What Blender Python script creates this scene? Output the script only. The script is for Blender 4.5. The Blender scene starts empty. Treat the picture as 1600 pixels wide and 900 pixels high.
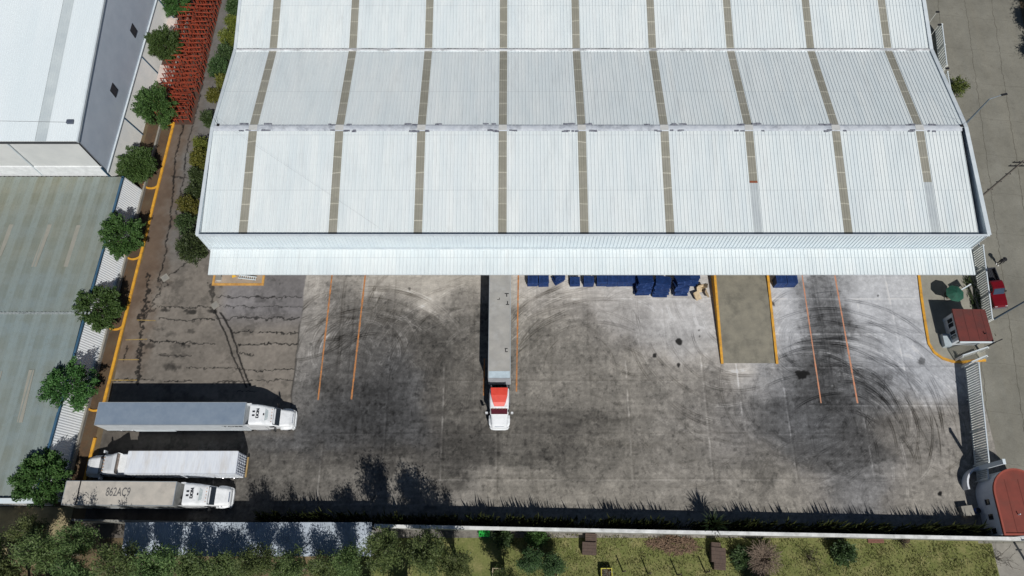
import bpy, bmesh, math, random
import numpy as np
from mathutils import Vector, Matrix
R = math.radians
random.seed(7)
C = bpy.context.scene.collection
SC = bpy.context.scene

# ------------------------------------------------------------------ camera, sky, sun, exposure
CAM_H = 88.0; FPX = 1150.0; TILT = R(22.65)
cd = bpy.data.cameras.new('camera'); cam = bpy.data.objects.new('camera', cd); C.objects.link(cam)
cam.location = (0, 0, CAM_H); cam.rotation_euler = (TILT, 0, 0)
cd.sensor_width = 36.0; cd.lens = 36.0 * FPX / 1600.0; cd.clip_start = 0.5; cd.clip_end = 3000
SC.camera = cam
SUN = Vector((0.31, -0.82, 1.0)).normalized()
w = bpy.data.worlds.new('World'); SC.world = w; w.use_nodes = True
nt = w.node_tree; nt.nodes.clear()
sky = nt.nodes.new('ShaderNodeTexSky'); sky.sky_type = 'NISHITA'; sky.sun_disc = False
sky.sun_elevation = math.asin(SUN.z); sky.sun_rotation = math.atan2(SUN.x, SUN.y)
sky.air_density = 1.0; sky.dust_density = 0.6; sky.altitude = 2200
bg = nt.nodes.new('ShaderNodeBackground'); bg.inputs[1].default_value = 0.05
wo = nt.nodes.new('ShaderNodeOutputWorld')
nt.links.new(sky.outputs[0], bg.inputs[0]); nt.links.new(bg.outputs[0], wo.inputs[0])
sl = bpy.data.lights.new('sun', 'SUN'); sl.energy = 5.0; sl.angle = R(0.5); sl.color = (1.0, 0.965, 0.92)
so = bpy.data.objects.new('sun', sl); C.objects.link(so); so.location = (60, -120, 160)
so.rotation_euler = SUN.to_track_quat('Z', 'Y').to_euler()
SC.view_settings.view_transform = 'Standard'; SC.view_settings.look = 'None'
SC.view_settings.exposure = -0.30; SC.view_settings.gamma = 1.0; SC.view_settings.use_curve_mapping = False

# ------------------------------------------------------------------ survey helpers (photo measurements -> metres)
def ray(px, py):
    a = (px - 800) / FPX; b = -(py - 450) / FPX
    return Vector((a, b * math.cos(TILT) + math.sin(TILT), b * math.sin(TILT) - math.cos(TILT)))
def P(px, py, z=0.0):
    d = ray(px, py); s = (z - CAM_H) / d.z
    return Vector((d.x * s, d.y * s, z))
def on_x(px, py, X):
    d = ray(px, py); s = X / d.x
    return Vector((X, d.y * s, CAM_H + d.z * s))
def lin(c):
    return tuple(((v / 255.0) / 12.92 if v / 255.0 <= 0.04045 else ((v / 255.0 + 0.055) / 1.055) ** 2.4) for v in c)

# ------------------------------------------------------------------ materials
MATS = {}
def new_mat(name):
    m = bpy.data.materials.new(name); m.use_nodes = True
    n = m.node_tree; return m, n, n.nodes['Principled BSDF']
def mix_rgb(n, fac, a, b, blend='MIX'):
    x = n.nodes.new('ShaderNodeMix'); x.data_type = 'RGBA'; x.blend_type = blend
    for sock, v in ((x.inputs['Factor'], fac), (x.inputs['A'], a), (x.inputs['B'], b)):
        if hasattr(v, 'is_linked'): n.links.new(v, sock)
        elif isinstance(v, (int, float)): sock.default_value = v
        else: sock.default_value = (*v[:3], 1)
    return x.outputs['Result']
def noise(n, scale, detail=4, rough=0.6, vec=None, lo=0.35, hi=0.65, stretch=None):
    t = n.nodes.new('ShaderNodeTexNoise'); t.inputs['Scale'].default_value = scale
    t.inputs['Detail'].default_value = detail; t.inputs['Roughness'].default_value = rough
    if vec is None:
        vec = n.nodes.new('ShaderNodeNewGeometry').outputs['Position']
    if stretch:
        mp = n.nodes.new('ShaderNodeMapping'); mp.inputs['Scale'].default_value = stretch
        n.links.new(vec, mp.inputs['Vector']); vec = mp.outputs[0]
    n.links.new(vec, t.inputs['Vector'])
    r = n.nodes.new('ShaderNodeMapRange'); r.inputs['From Min'].default_value = lo; r.inputs['From Max'].default_value = hi
    n.links.new(t.outputs['Fac'], r.inputs['Value'])
    return r.outputs['Result']
def mth(n, op, a, b=None):
    x = n.nodes.new('ShaderNodeMath'); x.operation = op
    for i, v in enumerate((a, b)):
        if v is None: continue
        if hasattr(v, 'is_linked'): n.links.new(v, x.inputs[i])
        else: x.inputs[i].default_value = v
    return x.outputs[0]
def mat(name, col, col2=None, scale=1.5, rough=0.6, metal=0.0, stretch=None, dirt=None, dirt_amt=0.35, dscale=0.35, spec=0.5, fine=0.0):
    """a painted / plain surface with patchy wear"""
    if name in MATS: return MATS[name]
    m, n, b = new_mat(name)
    c = col
    if col2 is None: col2 = tuple(v * 0.82 for v in col)
    out = mix_rgb(n, noise(n, scale, 5, 0.65, stretch=stretch), col, col2)
    if dirt is not None:
        f = noise(n, dscale, 6, 0.7, lo=0.5, hi=0.75, stretch=stretch)
        out = mix_rgb(n, mth(n, 'MULTIPLY', f, dirt_amt), out, dirt)
    if fine:
        out = mix_rgb(n, mth(n, 'MULTIPLY', noise(n, 9.0, 3, 0.7), fine), out, tuple(v * 0.5 for v in col))
    n.links.new(out, b.inputs['Base Color'])
    b.inputs['Roughness'].default_value = rough; b.inputs['Metallic'].default_value = metal
    b.inputs['Specular IOR Level'].default_value = spec
    MATS[name] = m; return m
def leaf_mat(name, dark, light, trans=0.25):
    if name in MATS: return MATS[name]
    m, n, b = new_mat(name)
    g = n.nodes.new('ShaderNodeNewGeometry')
    out = mix_rgb(n, g.outputs['Random Per Island'], dark, light)
    out = mix_rgb(n, noise(n, 0.9, 3), out, tuple(v * 0.72 for v in dark), 'MIX') if False else out
    oi = n.nodes.new('ShaderNodeObjectInfo')
    hs = n.nodes.new('ShaderNodeHueSaturation'); n.links.new(out, hs.inputs['Color'])
    n.links.new(mth(n, 'ADD', mth(n, 'MULTIPLY', oi.outputs['Random'], .05), .475), hs.inputs['Hue']); n.links.new(mth(n, 'ADD', mth(n, 'MULTIPLY', oi.outputs['Random'], .5), .75), hs.inputs['Value']); out = hs.outputs[0]
    n.links.new(out, b.inputs['Base Color']); b.inputs['Roughness'].default_value = 0.55
    b.inputs['Specular IOR Level'].default_value = 0.3
    tr = n.nodes.new('ShaderNodeBsdfTranslucent'); n.links.new(out, tr.inputs['Color'])
    mx = n.nodes.new('ShaderNodeMixShader'); mx.inputs[0].default_value = trans
    o = n.nodes['Material Output']
    n.links.new(b.outputs[0], mx.inputs[1]); n.links.new(tr.outputs[0], mx.inputs[2]); n.links.new(mx.outputs[0], o.inputs['Surface'])
    MATS[name] = m; return m
def attr_mat(name, rough=0.85, fine=0.16, fscale=7.0):
    m, n, b = new_mat(name)
    a = n.nodes.new('ShaderNodeAttribute'); a.attribute_name = 'wear'
    f = noise(n, fscale, 5, 0.75, lo=0.3, hi=0.7)
    out = mix_rgb(n, mth(n, 'MULTIPLY', f, fine), a.outputs['Color'], (0.03, 0.03, 0.03))
    f2 = noise(n, 1.3, 6, 0.75, lo=0.52, hi=0.72)
    out = mix_rgb(n, mth(n, 'MULTIPLY', f2, 0.06), out, (0.3, 0.29, 0.27))
    n.links.new(out, b.inputs['Base Color']); b.inputs['Roughness'].default_value = rough
    b.inputs['Specular IOR Level'].default_value = 0.25
    return m

# ------------------------------------------------------------------ mesh builder
class MB:
    def __init__(s): s.v = []; s.f = []
    def add(s, vs, fs):
        o = len(s.v); s.v += [tuple(v) for v in vs]; s.f += [tuple(i + o for i in f) for f in fs]; return s
    def box(s, x0, x1, y0, y1, z0, z1, M=None):
        vs = [Vector((x, y, z)) for z in (z0, z1) for y in (y0, y1) for x in (x0, x1)]
        if M: vs = [M @ v for v in vs]
        return s.add(vs, [(0, 2, 3, 1), (4, 5, 7, 6), (0, 1, 5, 4), (2, 6, 7, 3), (0, 4, 6, 2), (1, 3, 7, 5)])
    def hexa(s, a, b):   # bottom quad a, top quad b (same winding, ccw from above)
        return s.add(list(a) + list(b), [(3, 2, 1, 0), (4, 5, 6, 7)] + [(i, (i + 1) % 4, 4 + (i + 1) % 4, 4 + i) for i in range(4)])
    def prism(s, poly, z0, z1):
        n = len(poly)
        return s.add([(x, y, z0) for x, y in poly] + [(x, y, z1) for x, y in poly],
                     [tuple(range(n - 1, -1, -1)), tuple(range(n, 2 * n))] + [(i, (i + 1) % n, n + (i + 1) % n, n + i) for i in range(n)])
    def tube(s, p, q, r, r2=None, n=6):
        p = Vector(p); q = Vector(q); d = q - p
        if d.length < 1e-6: return s
        r2 = r if r2 is None else r2
        u = d.orthogonal().normalized(); w_ = d.normalized().cross(u)
        vs = []
        for c, rr in ((p, r), (q, r2)):
            for i in range(n):
                a = 2 * math.pi * i / n; vs.append(c + (u * math.cos(a) + w_ * math.sin(a)) * rr)
        return s.add(vs, [(i, (i + 1) % n, n + (i + 1) % n, n + i) for i in range(n)] + [tuple(range(n - 1, -1, -1)), tuple(range(n, 2 * n))])
    def quad(s, a, b, c, d): return s.add([a, b, c, d], [(0, 1, 2, 3)])
    def loft(s, secs, cap=True):   # list of equal-length rings
        n = len(secs[0]); vs = [v for sec in secs for v in sec]; fs = []
        for k in range(len(secs) - 1):
            for i in range(n):
                j = (i + 1) % n; fs.append((k * n + i, k * n + j, (k + 1) * n + j, (k + 1) * n + i))
        if cap: fs += [tuple(range(n - 1, -1, -1)), tuple((len(secs) - 1) * n + i for i in range(n))]
        return s.add(vs, fs)
    def mesh(s, name, m, smooth=False):
        me = bpy.data.meshes.new(name); me.from_pydata(s.v, [], s.f); me.update()
        if m: me.materials.append(m)
        if smooth:
            me.polygons.foreach_set('use_smooth', [True] * len(me.polygons))
        return me
    def build(s, name, m, parent=None, smooth=False, fix=False, bevel=0):
        me = s.mesh(name, m, smooth)
        if fix or bevel:
            b = bmesh.new(); b.from_mesh(me)
            if bevel:
                bmesh.ops.remove_doubles(b, verts=b.verts, dist=1e-5)
                bmesh.ops.bevel(b, geom=[e for e in b.edges if len(e.link_faces) == 2 and e.calc_face_angle(0) > 0.6], offset=bevel, segments=2, affect='EDGES', profile=0.7)
            bmesh.ops.recalc_face_normals(b, faces=b.faces); b.to_mesh(me); b.free()
        o = bpy.data.objects.new(name, me); C.objects.link(o)
        if parent: o.parent = parent
        return o
def tag(o, label, cat, group=None, kind=None):
    o['label'] = label; o['category'] = cat
    if group: o['group'] = group
    if kind: o['kind'] = kind
    return o
def struct(o): o['kind'] = 'structure'; return o
def empty(name, label, cat, loc=(0, 0, 0), rz=0.0, group=None):
    o = bpy.data.objects.new(name, None); C.objects.link(o); o.location = loc; o.rotation_euler = (0, 0, rz)
    o.empty_display_size = 0.3
    return tag(o, label, cat, group)
def copy_tree(o, parent=None):
    c = o.copy(); C.objects.link(c)
    if parent: c.parent = parent
    for ch in list(o.children): copy_tree(ch, c)
    return c
def text_mesh(name, body, size, m, parent, M, extrude=0.004, sx=1.0):
    cu = bpy.data.curves.new(name, 'FONT'); cu.body = body; cu.size = size; cu.extrude = extrude; cu.align_x = 'CENTER'; cu.align_y = 'CENTER'; cu.offset = 0.012
    t = bpy.data.objects.new(name + '_t', cu); C.objects.link(t)
    dg = bpy.context.evaluated_depsgraph_get(); me = bpy.data.meshes.new_from_object(t.evaluated_get(dg))
    bpy.data.objects.remove(t)
    me.transform(Matrix.Diagonal((sx, 1, 1, 1))); me.transform(M); me.materials.clear(); me.materials.append(m)
    o = bpy.data.objects.new(name, me); C.objects.link(o); o.parent = parent
    return o
def ribbed(mb, x0, x1, pts, pitch=0.45, h=0.09, wt=0.035, wb=0.09, phase=None):
    """a rib-roof sheet: ribs run along the (y,z) polyline pts, spaced along x"""
    prof = [(x0, 0)]
    k0 = math.ceil((x0 + wb / 2) / pitch)
    x = k0 * pitch
    while x + wb / 2 < x1:
        prof += [(x - wb / 2, 0), (x - wt / 2, h), (x + wt / 2, h), (x + wb / 2, 0)]; x += pitch
    prof.append((x1, 0)); n = len(prof); vs = []; fs = []
    for (y, z) in pts: vs += [(px, y, z + pz) for px, pz in prof]
    for k in range(len(pts) - 1):
        for i in range(n - 1): fs.append((k * n + i, k * n + i + 1, (k + 1) * n + i + 1, (k + 1) * n + i))
    return mb.add(vs, fs)

# ------------------------------------------------------------------ common materials
WHITE = lin((222, 228, 230))
M_roof = mat('white_roof_sheet', lin((218, 224, 224)), lin((208, 217, 219)), scale=0.5, rough=0.45, stretch=(1, 0.12, 1), dirt=lin((170, 176, 178)), dirt_amt=0.32, dscale=0.9)
def roof_laps():
    n = M_roof.node_tree; b = n.nodes['Principled BSDF']; src = b.inputs['Base Color'].links[0].from_socket
    pos = n.nodes.new('ShaderNodeNewGeometry').outputs['Position']; sp = n.nodes.new('ShaderNodeSeparateXYZ'); n.links.new(pos, sp.inputs[0])
    def line(v, period, wd, off=0.0):
        f = mth(n, 'FRACT', mth(n, 'DIVIDE', mth(n, 'ADD', v, off), period)); return mth(n, 'LESS_THAN', mth(n, 'ABSOLUTE', mth(n, 'SUBTRACT', f, .5)), wd / period / 2)
    c = mix_rgb(n, mth(n, 'MULTIPLY', line(sp.outputs[1], 7.4, .12, 1.9), .22), src, lin((140, 146, 150)))
    c = mix_rgb(n, mth(n, 'MULTIPLY', line(sp.outputs[1], 1.48, .05), .07), c, lin((130, 136, 140)))
    # individually replaced / chalked sheets
    wn = n.nodes.new('ShaderNodeTexWhiteNoise'); wn.noise_dimensions = '2D'; cb = n.nodes.new('ShaderNodeCombineXYZ')
    n.links.new(mth(n, 'FLOOR', mth(n, 'DIVIDE', sp.outputs[0], .9)), cb.inputs[0]); n.links.new(mth(n, 'FLOOR', mth(n, 'DIVIDE', mth(n, 'ADD', sp.outputs[1], 1.9 + 3.7), 7.4)), cb.inputs[1]); n.links.new(cb.outputs[0], wn.inputs['Vector'])
    c = mix_rgb(n, mth(n, 'MULTIPLY', wn.outputs['Value'], .22), c, lin((190, 203, 210)))
    st = noise(n, 3.0, 5, .75, stretch=(1, .05, 1), lo=.55, hi=.8)
    c = mix_rgb(n, mth(n, 'MULTIPLY', st, .2), c, lin((160, 160, 152)))
    n.links.new(c, b.inputs['Base Color'])
roof_laps()
M_clad = mat('white_cladding', lin((214, 224, 228)), lin((205, 216, 222)), scale=0.4, rough=0.4)
M_trim = mat('pale_metal_trim', lin((205, 213, 217)), lin((188, 198, 204)), scale=0.8, rough=0.35)
M_wall = mat('off_white_wall', lin((205, 205, 200)), lin((190, 190, 186)), scale=0.5, rough=0.8)
M_white = mat('white_truck_paint', lin((228, 231, 233)), lin((216, 220, 223)), scale=1.2, rough=0.28, dirt=lin((170, 170, 165)), dirt_amt=0.3, dscale=1.2)
M_tyre = mat('tyre_rubber', (0.02, 0.02, 0.021), rough=0.9)
M_chrome = mat('bare_metal', (0.5, 0.5, 0.52), rough=0.3, metal=0.8)
M_black = mat('black_metal', (0.018, 0.018, 0.02), rough=0.5)
M_glass = mat('dark_glass', (0.02, 0.024, 0.03), rough=0.08, spec=0.8)
M_yellow = mat('yellow_kerb_paint', lin((216, 160, 44)), lin((190, 138, 46)), scale=1.5, rough=0.7, dirt=lin((120, 98, 64)), dirt_amt=0.75, dscale=1.2)
M_conc = mat('light_concrete', lin((150, 147, 138)), lin((128, 125, 118)), scale=0.8, rough=0.9, fine=0.2)
M_bark = mat('bark', (0.09, 0.07, 0.05), (0.05, 0.04, 0.03), scale=4, rough=0.95)
M_palebark = mat('pale_bark', (0.26, 0.23, 0.17), (0.15, 0.13, 0.1), scale=4, rough=0.95)

# ================================================================== GROUND
def value_noise(X, Y, scale, seed, octaves=4, gain=0.55):
    out = np.zeros_like(X); amp = 1.0; tot = 0.0
    for o in range(octaves):
        rng = np.random.RandomState(seed + 31 * o); T = rng.rand(256, 256)
        x = X / scale + 17.3 * o; y = Y / scale + 9.1 * o
        xi = np.floor(x).astype(int); yi = np.floor(y).astype(int); fx = x - xi; fy = y - yi
        fx = fx * fx * (3 - 2 * fx); fy = fy * fy * (3 - 2 * fy)
        g = lambda a, b: T[a % 256, b % 256]
        out += amp * ((g(xi, yi) * (1 - fx) + g(xi + 1, yi) * fx) * (1 - fy) + (g(xi, yi + 1) * (1 - fx) + g(xi + 1, yi + 1) * fx) * fy)
        tot += amp; amp *= gain; scale *= 0.5
    return out / tot
def sstep(a, b, x):
    t = np.clip((x - a) / (b - a), 0, 1); return t * t * (3 - 2 * t)

# wear survey of the yard concrete: (photo column, row, grey level of the slab itself)
WEAR = [(480,440,168),(540,440,150),(600,438,172),(680,438,178),(740,440,172),(820,440,186),(900,447,194),(980,454,190),(1060,472,190),(1100,500,186),
 (1150,582,182),(1195,585,178),(1232,450,186),(1228,500,184),(1222,545,170),(1275,450,120),(1295,445,130),(1283,490,100),(1292,520,96),(1290,560,88),(1300,600,82),(1345,450,182),(1360,480,184),(1420,460,186),(1400,530,180),(1460,600,176),(1490,650,142),(1425,610,152),
 (1360,555,150),(1345,600,104),(1380,650,104),(1440,680,114),(1240,620,86),(1300,640,82),(1260,690,88),(1330,700,86),(1205,590,125),(1215,660,92),(1200,720,104),(1230,580,104),
 (490,500,142),(478,560,122),(485,620,96),(470,680,92),(530,470,116),(540,520,98),(530,560,92),(530,610,66),(540,660,62),(600,475,122),(620,520,92),(660,540,80),(600,560,88),(600,620,64),(600,680,64),(560,700,78),(500,680,80),
 (660,590,84),(680,640,84),(650,690,76),(720,465,132),(720,520,98),(730,580,100),(740,640,98),(730,700,80),(700,720,78),(850,480,142),(850,540,118),(850,600,110),(870,650,98),(840,700,98),(900,500,132),(920,560,124),
 (930,610,110),(930,660,104),(920,720,104),(980,500,152),(960,475,176),(990,560,132),(1000,610,114),(1010,670,122),(1000,730,122),(1050,540,160),(1075,590,138),(1090,560,168),(1090,660,122),(1100,720,122),(1150,640,116),(1150,700,112),(1120,600,112),
 (450,740,98),(550,770,108),(650,770,114),(760,770,124),(850,770,130),(950,765,132),(1050,770,134),(1150,760,132),(1250,775,136),(1350,770,124),(1450,760,130),(1490,720,132),(1490,790,134),(420,700,84),(420,660,86),(430,620,98)]
# cool (+) or warm (-) cast of the slab itself
CAST = [(600,640,.8),(540,560,.2),(480,500,-.1),(620,450,-.35),(720,470,-.45),(740,620,-.6),(850,520,-.8),(870,640,-.8),(930,720,-.9),(1000,600,-.8),(1000,470,.25),(1060,520,.55),(1080,620,-.4),(1080,720,-.7),(1150,660,.35),(1250,660,.9),(1290,560,.8),(1400,480,.9),(1430,580,1.0),(1440,690,-.3),(1480,770,-.7),(1200,760,-.8),(900,770,-1.),(600,770,-.6),(1330,720,.6),(880,445,.1),(1230,470,.9)]
def field(U, V, pts, sx_, sy_):
    num = np.zeros_like(U); den = np.zeros_like(U) + 1e-9
    for (a, b, v) in pts:
        g = np.exp(-(((U - a) / sx_) ** 2 + ((V - b) / sy_) ** 2)) + 2e-6 / (1 + ((U - a) ** 2 + (V - b) ** 2) / 900)
        num += g * v; den += g
    return num / den
def paint(X, Y):
    """albedo of the paving: slab wear, tyre marks, joints, cracks, stains (all lying on the ground)"""
    ct, st = math.cos(TILT), math.sin(TILT)
    yc = Y * ct - CAM_H * st; zc = Y * st + CAM_H * ct
    U = 800 + FPX * X / zc; V = 450 - FPX * yc / zc
    n1 = value_noise(X, Y, 6.0, 1, 5); n2 = value_noise(X, Y, 1.2, 2, 4); n3 = value_noise(X, Y, 0.3, 3, 2); n4 = value_noise(X, Y, 14, 4, 3)
    nx = value_noise(X, Y, 3.0, 5, 5) - 0.5; ny = value_noise(X, Y, 3.0, 6, 5) - 0.5
    grit = np.random.RandomState(2).normal(0, 1, X.shape)
    Uw = U + nx * 46; Vw = V + ny * 44
    val = field(Uw, Vw, WEAR, 25, 22)
    val += 7 * np.exp(-(((U - 930) / 190) ** 2 + ((V - 640) / 110) ** 2))
    val += (n1 - 0.5) * 12 + (n2 - 0.5) * 14 + (n3 - 0.5) * 30 + grit * 4.0
    strk = value_noise(X * .35, Y * 2.2, .8, 41, 4) - .5; strk2 = value_noise(X * 2.4, Y * .3, .8, 42, 4) - .5
    val += strk * 26 + strk2 * 16
    rng = np.random.RandomState(5); S = rng.rand(64, 64)
    pi = np.floor((X + 60) / 6.9).astype(int) % 64; pj = np.floor((Y + 3) / 5.9).astype(int) % 64
    val += (S[pi, pj] - 0.5) * 12
    # dark rubber scabs and pale scoured patches with ragged edges
    mid = sstep(172, 140, val)
    bl = sstep(0.555, 0.60, value_noise(X, Y, 2.4, 8, 7, 0.78)); val -= bl * 9 * mid
    pale = sstep(0.55, 0.60, value_noise(X, Y, 2.0, 11, 7, 0.8)); val += pale * 12 * mid
    pit = sstep(0.64, 0.72, value_noise(X, Y, 0.55, 17, 3, 0.7)); val -= pit * 20 * mid
    def patch(px, py, rx, ry, amt, e=4):
        q = np.hypot((U + (nx * 60 + (n2 - .5) * 22) - px) / rx, (V + ny * 60 + (n3 - .5) * 14 - py) / ry); m = sstep(1.12, .92, q)
        val[...] = val - m * amt * (.2 + 1.1 * n2) * .45
    for a in ((905,655,38,20,30),(885,672,30,14,24),(848,715,38,24,34),(893,708,20,26,26),(715,710,26,34,22),(650,560,50,26,16),(800,735,60,12,14),(1000,690,14,40,12),(935,640,24,14,18),(620,690,60,26,12),(1300,615,34,22,16),(760,590,20,16,12)): patch(*a)
    for a in ((790,745,14,18,-24),(670,620,24,10,-16),(700,660,26,16,-14),(945,715,26,22,-16),(640,540,24,20,-10),(865,620,40,14,-12),(1145,590,36,10,-8)): patch(*a)
    cast = field(Uw, Vw, CAST, 60, 50)[..., None]
    warm = np.array([1.02, .988, .925]); cool = np.array([.985, 1.0, 1.025]); neut = np.array([1.015, .99, .955])
    tint = np.where(cast > 0, neut + (cool - neut) * cast, neut + (warm - neut) * -cast)
    conc = val[..., None] * tint
    # ---- tyre arcs
    rng = np.random.RandomState(12)
    D = np.zeros_like(X)
    def arcs(cx, cy, r0, r1, a0, a1, n, s, kx=1.0, ky=1.0, wd=.8, lift=0.32, jc=.1):
        R0 = np.sqrt(((U - cx) * kx) ** 2 + ((V - cy) * ky) ** 2); jj = jc * r1
        sel = (R0 > r0 - 14 - 2 * jj) & (R0 < r1 + 14 + 2 * jj)
        if not sel.any(): return
        u_, v_ = U[sel], V[sel]; w1 = n1[sel] - .5; w2 = np.clip(1.5 * n2[sel] + .9 * (n3[sel] - .5) - .02, 0, 1.6); acc = np.zeros_like(u_)
        for _ in range(n):
            x0 = cx + np.clip(rng.normal(0, jj), -2 * jj, 2 * jj); y0 = cy + np.clip(rng.normal(0, jj), -2 * jj, 2 * jj)
            R_ = np.sqrt(((u_ - x0) * kx) ** 2 + ((v_ - y0) * ky) ** 2); A = np.degrees(np.arctan2(-(v_ - y0) * ky, (u_ - x0) * kx)) % 360
            r = rng.uniform(r0, r1); c0 = rng.uniform(a0 - 8, a1 + 8); half = rng.uniform(.1, .34) * min(a1 - a0, 150)
            b0, L = c0 - half, 2 * half; wob = w1 * 9 * rng.uniform(-1, 1); AA = (A - b0) % 360; amp = 1.95 * s * rng.uniform(.15, 1.0) * (1 if rng.rand() > lift else -.7)
            env = sstep(0, L * .3, AA) * sstep(L, L * .7, AA) * (AA < L) * w2 * amp
            for tw in ((0, 2.8) if rng.rand() < .75 else (0,)):
                acc += np.exp(-((R_ + wob - r - tw) / (wd * rng.uniform(.6, 1.2))) ** 2) * env
        D[sel] += acc
    arcs(1290, 690, 70, 210, 15, 100, 80, 44)            # sweep from the right-hand bay
    arcs(1310, 720, 90, 250, 0, 80, 50, 32)
    arcs(1400, 670, 20, 125, 0, 359, 80, 14, 0.8, 1.1, jc=.2)
    arcs(1262, 530, 20, 75, 110, 265, 36, 26)
    arcs(1400, 770, 30, 120, 20, 160, 40, 11, .6, 1.2)
    arcs(1150, 480, 50, 170, 192, 268, 60, 30)           # left of the ramp
    arcs(930, 610, 110, 190, 60, 140, 40, 30, 0.9, 1.0)
    arcs(890, 560, 50, 120, 30, 150, 30, 17)
    arcs(1000, 520, 30, 90, 100, 260, 20, 12)
    arcs(580, 560, 30, 120, 50, 170, 50, 24, .7, 1)
    arcs(560, 550, 12, 70, 0, 180, 46, -20, .8, .9)
    arcs(540, 650, 90, 220, 40, 130, 46, 15)
    arcs(760, 620, 90, 240, 75, 170, 46, 21)
    arcs(470, 440, 30, 150, 270, 350, 50, 22)
    arcs(660, 600, 40, 160, 0, 359, 60, 8)
    arcs(900, 700, 40, 190, 0, 359, 60, 6)
    arcs(1100, 660, 40, 170, 0, 359, 60, 8)
    arcs(1250, 620, 40, 150, 190, 340, 60, 13)
    arcs(1150, 560, 60, 180, 200, 300, 46, 11)
    # straight wheel paths in the bays
    for x0, s, wd in ((-21.8, 18, .35), (-20.2, 18, .35), (-18.6, 9, .3), (39.0, 26, .4), (40.9, 26, .4), (-5, 8, .5), (-7, 8, .5), (5, 8, .6), (10, 6, .6), (48, 5, .7)):
        for k in range(9):
            xx = x0 + rng.uniform(-.55, .55)
            D += np.exp(-((X - xx - (n1 - .5) * .8) / (wd * .25)) ** 2) * s * rng.uniform(.2, .6) * sstep(20, 27, Y) * (0.3 + n2) * sstep(40, 35, Y)
    # long east-west tracks along the south side
    for _ in range(110):
        yy = rng.uniform(9, 21); xx = rng.uniform(-25, 55); ll = rng.uniform(4, 18)
        D += np.exp(-((Y - yy - (n4 - .5) * 3 - (n1 - .5) * .9) / rng.uniform(.07, .2)) ** 2) * rng.uniform(-9, 10) * sstep(ll, ll * .5, np.abs(X - xx)) * (0.3 + n2)
    conc -= (D * sstep(20, 110, val))[..., None]
    # ---- joints of the concrete
    J = np.zeros_like(X)
    for xj, y0, y1, s in ((-8.4, 12.4, 26, 26), (14.1, 12.4, 27, 18), (23.5, 12.4, 27.5, 18), (27.8, 20, 26.5, 26), (33.3, 12, 26.5, 24), (42.4, 12.4, 21, 20), (3.0, 28, 40, 8), (-1.9, 10, 20, 8), (-15.3, 12, 40, 6), (48.6, 24, 40, 22), (19.2, 28, 40, 10), (-22.6, 9, 17, 14)):
        m = np.exp(-((X - xj - (n2 - .5) * .2) / .09) ** 2) * s * sstep(y0 - .3, y0 + .3, Y) * sstep(y1 + .3, y1 - .3, Y)
        J += m * (.2 + sstep(.42, .6, n2) + .5 * sstep(.5, .6, n1))
        J -= np.exp(-((X - xj - .22) / .1) ** 2) * 7 * sstep(y0 - .3, y0 + .3, Y) * sstep(y1 + .3, y1 - .3, Y)
    for yj, x0, x1, s in ((12.4, -12, 44, 12), (21.2, 36, 56, 20), (26.0, 32, 56, 18), (30.4, 33, 53, 18), (35.2, 1, 52, 14), (24.2, -8, 24, 8), (17.7, -24, 42, 5)):
        J += np.exp(-((Y - yj - (n2 - .5) * .16) / .08) ** 2) * s * (X > x0) * (X < x1) * (.15 + sstep(.42, .6, n2) + .4 * sstep(.5, .6, n1))
        J -= np.exp(-((Y - yj - .2) / .09) ** 2) * 7 * (X > x0) * (X < x1)
    conc += 1.35 * J[..., None]
    # ---- stains and spots
    def spot(px, py, r, dark, k=1.0):
        q = np.sqrt((U - px) ** 2 + ((V - py) * k) ** 2) + (n3 - .5) * 3 + (n2 - .5) * 5
        m = sstep(r + 1.2, r - 1.2, q); conc[...] = conc * (1 - m * dark)[..., None]
    for s in ((1061,534,5,.75),(1023,556,3,.75),(1060,570,2.6,.7),(1254,586,7,.85),(1248,583,5,.8),(1262,583,4,.8),(1093,525,1.5,.6),(1092,516,1.3,.6),(1469,771,3.5,.9),(1441,564,5,.35),(1207,474,4,.6),(1372,462,1.5,.6),(640,452,2,.4),(955,588,2,.3)): spot(*s)
    # ---- old brown paving at the west end
    bv = 122 + (n1 - .5) * 34 + (n2 - .5) * 22 + (n3 - .5) * 22 + (n4 - .5) * 20
    bv -= 34 * sstep(.55, .68, value_noise(X, Y, 2.2, 21, 6, .7)) * .6
    bv -= 26 * sstep(20.5, 17, Y)
    grey = sstep(30, 34, Y) * sstep(-38.5, -36, X)
    brown = np.stack([bv * 1.0, bv * (0.95 + .03 * grey), bv * (0.885 + .1 * grey)], -1)
    lane = sstep(38, 44, Y)[..., None]
    lv = 104 + (n1 - .5) * 22 + (n2 - .5) * 16 + (n3 - .5) * 18
    brown = brown * (1 - lane) + lane * np.stack([lv * 1.0, lv * .985, lv * .96], -1)
    # earth washed over the west side of the lane
    kx = -48.33 + .032 * (Y - 61.4)
    earth = sstep(5.2, 0.6, (X - kx) + (n1 - .5) * 5 + (n2 - .5) * 3) * sstep(23, 30, Y) * sstep(80, 55, Y)
    ev = np.stack([86 + 30 * n2, 70 + 26 * n2, 57 + 22 * n2], -1)
    brown = brown * (1 - .85 * earth[..., None]) + ev * .85 * earth[..., None]
    K = np.zeros_like(X)
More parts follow.
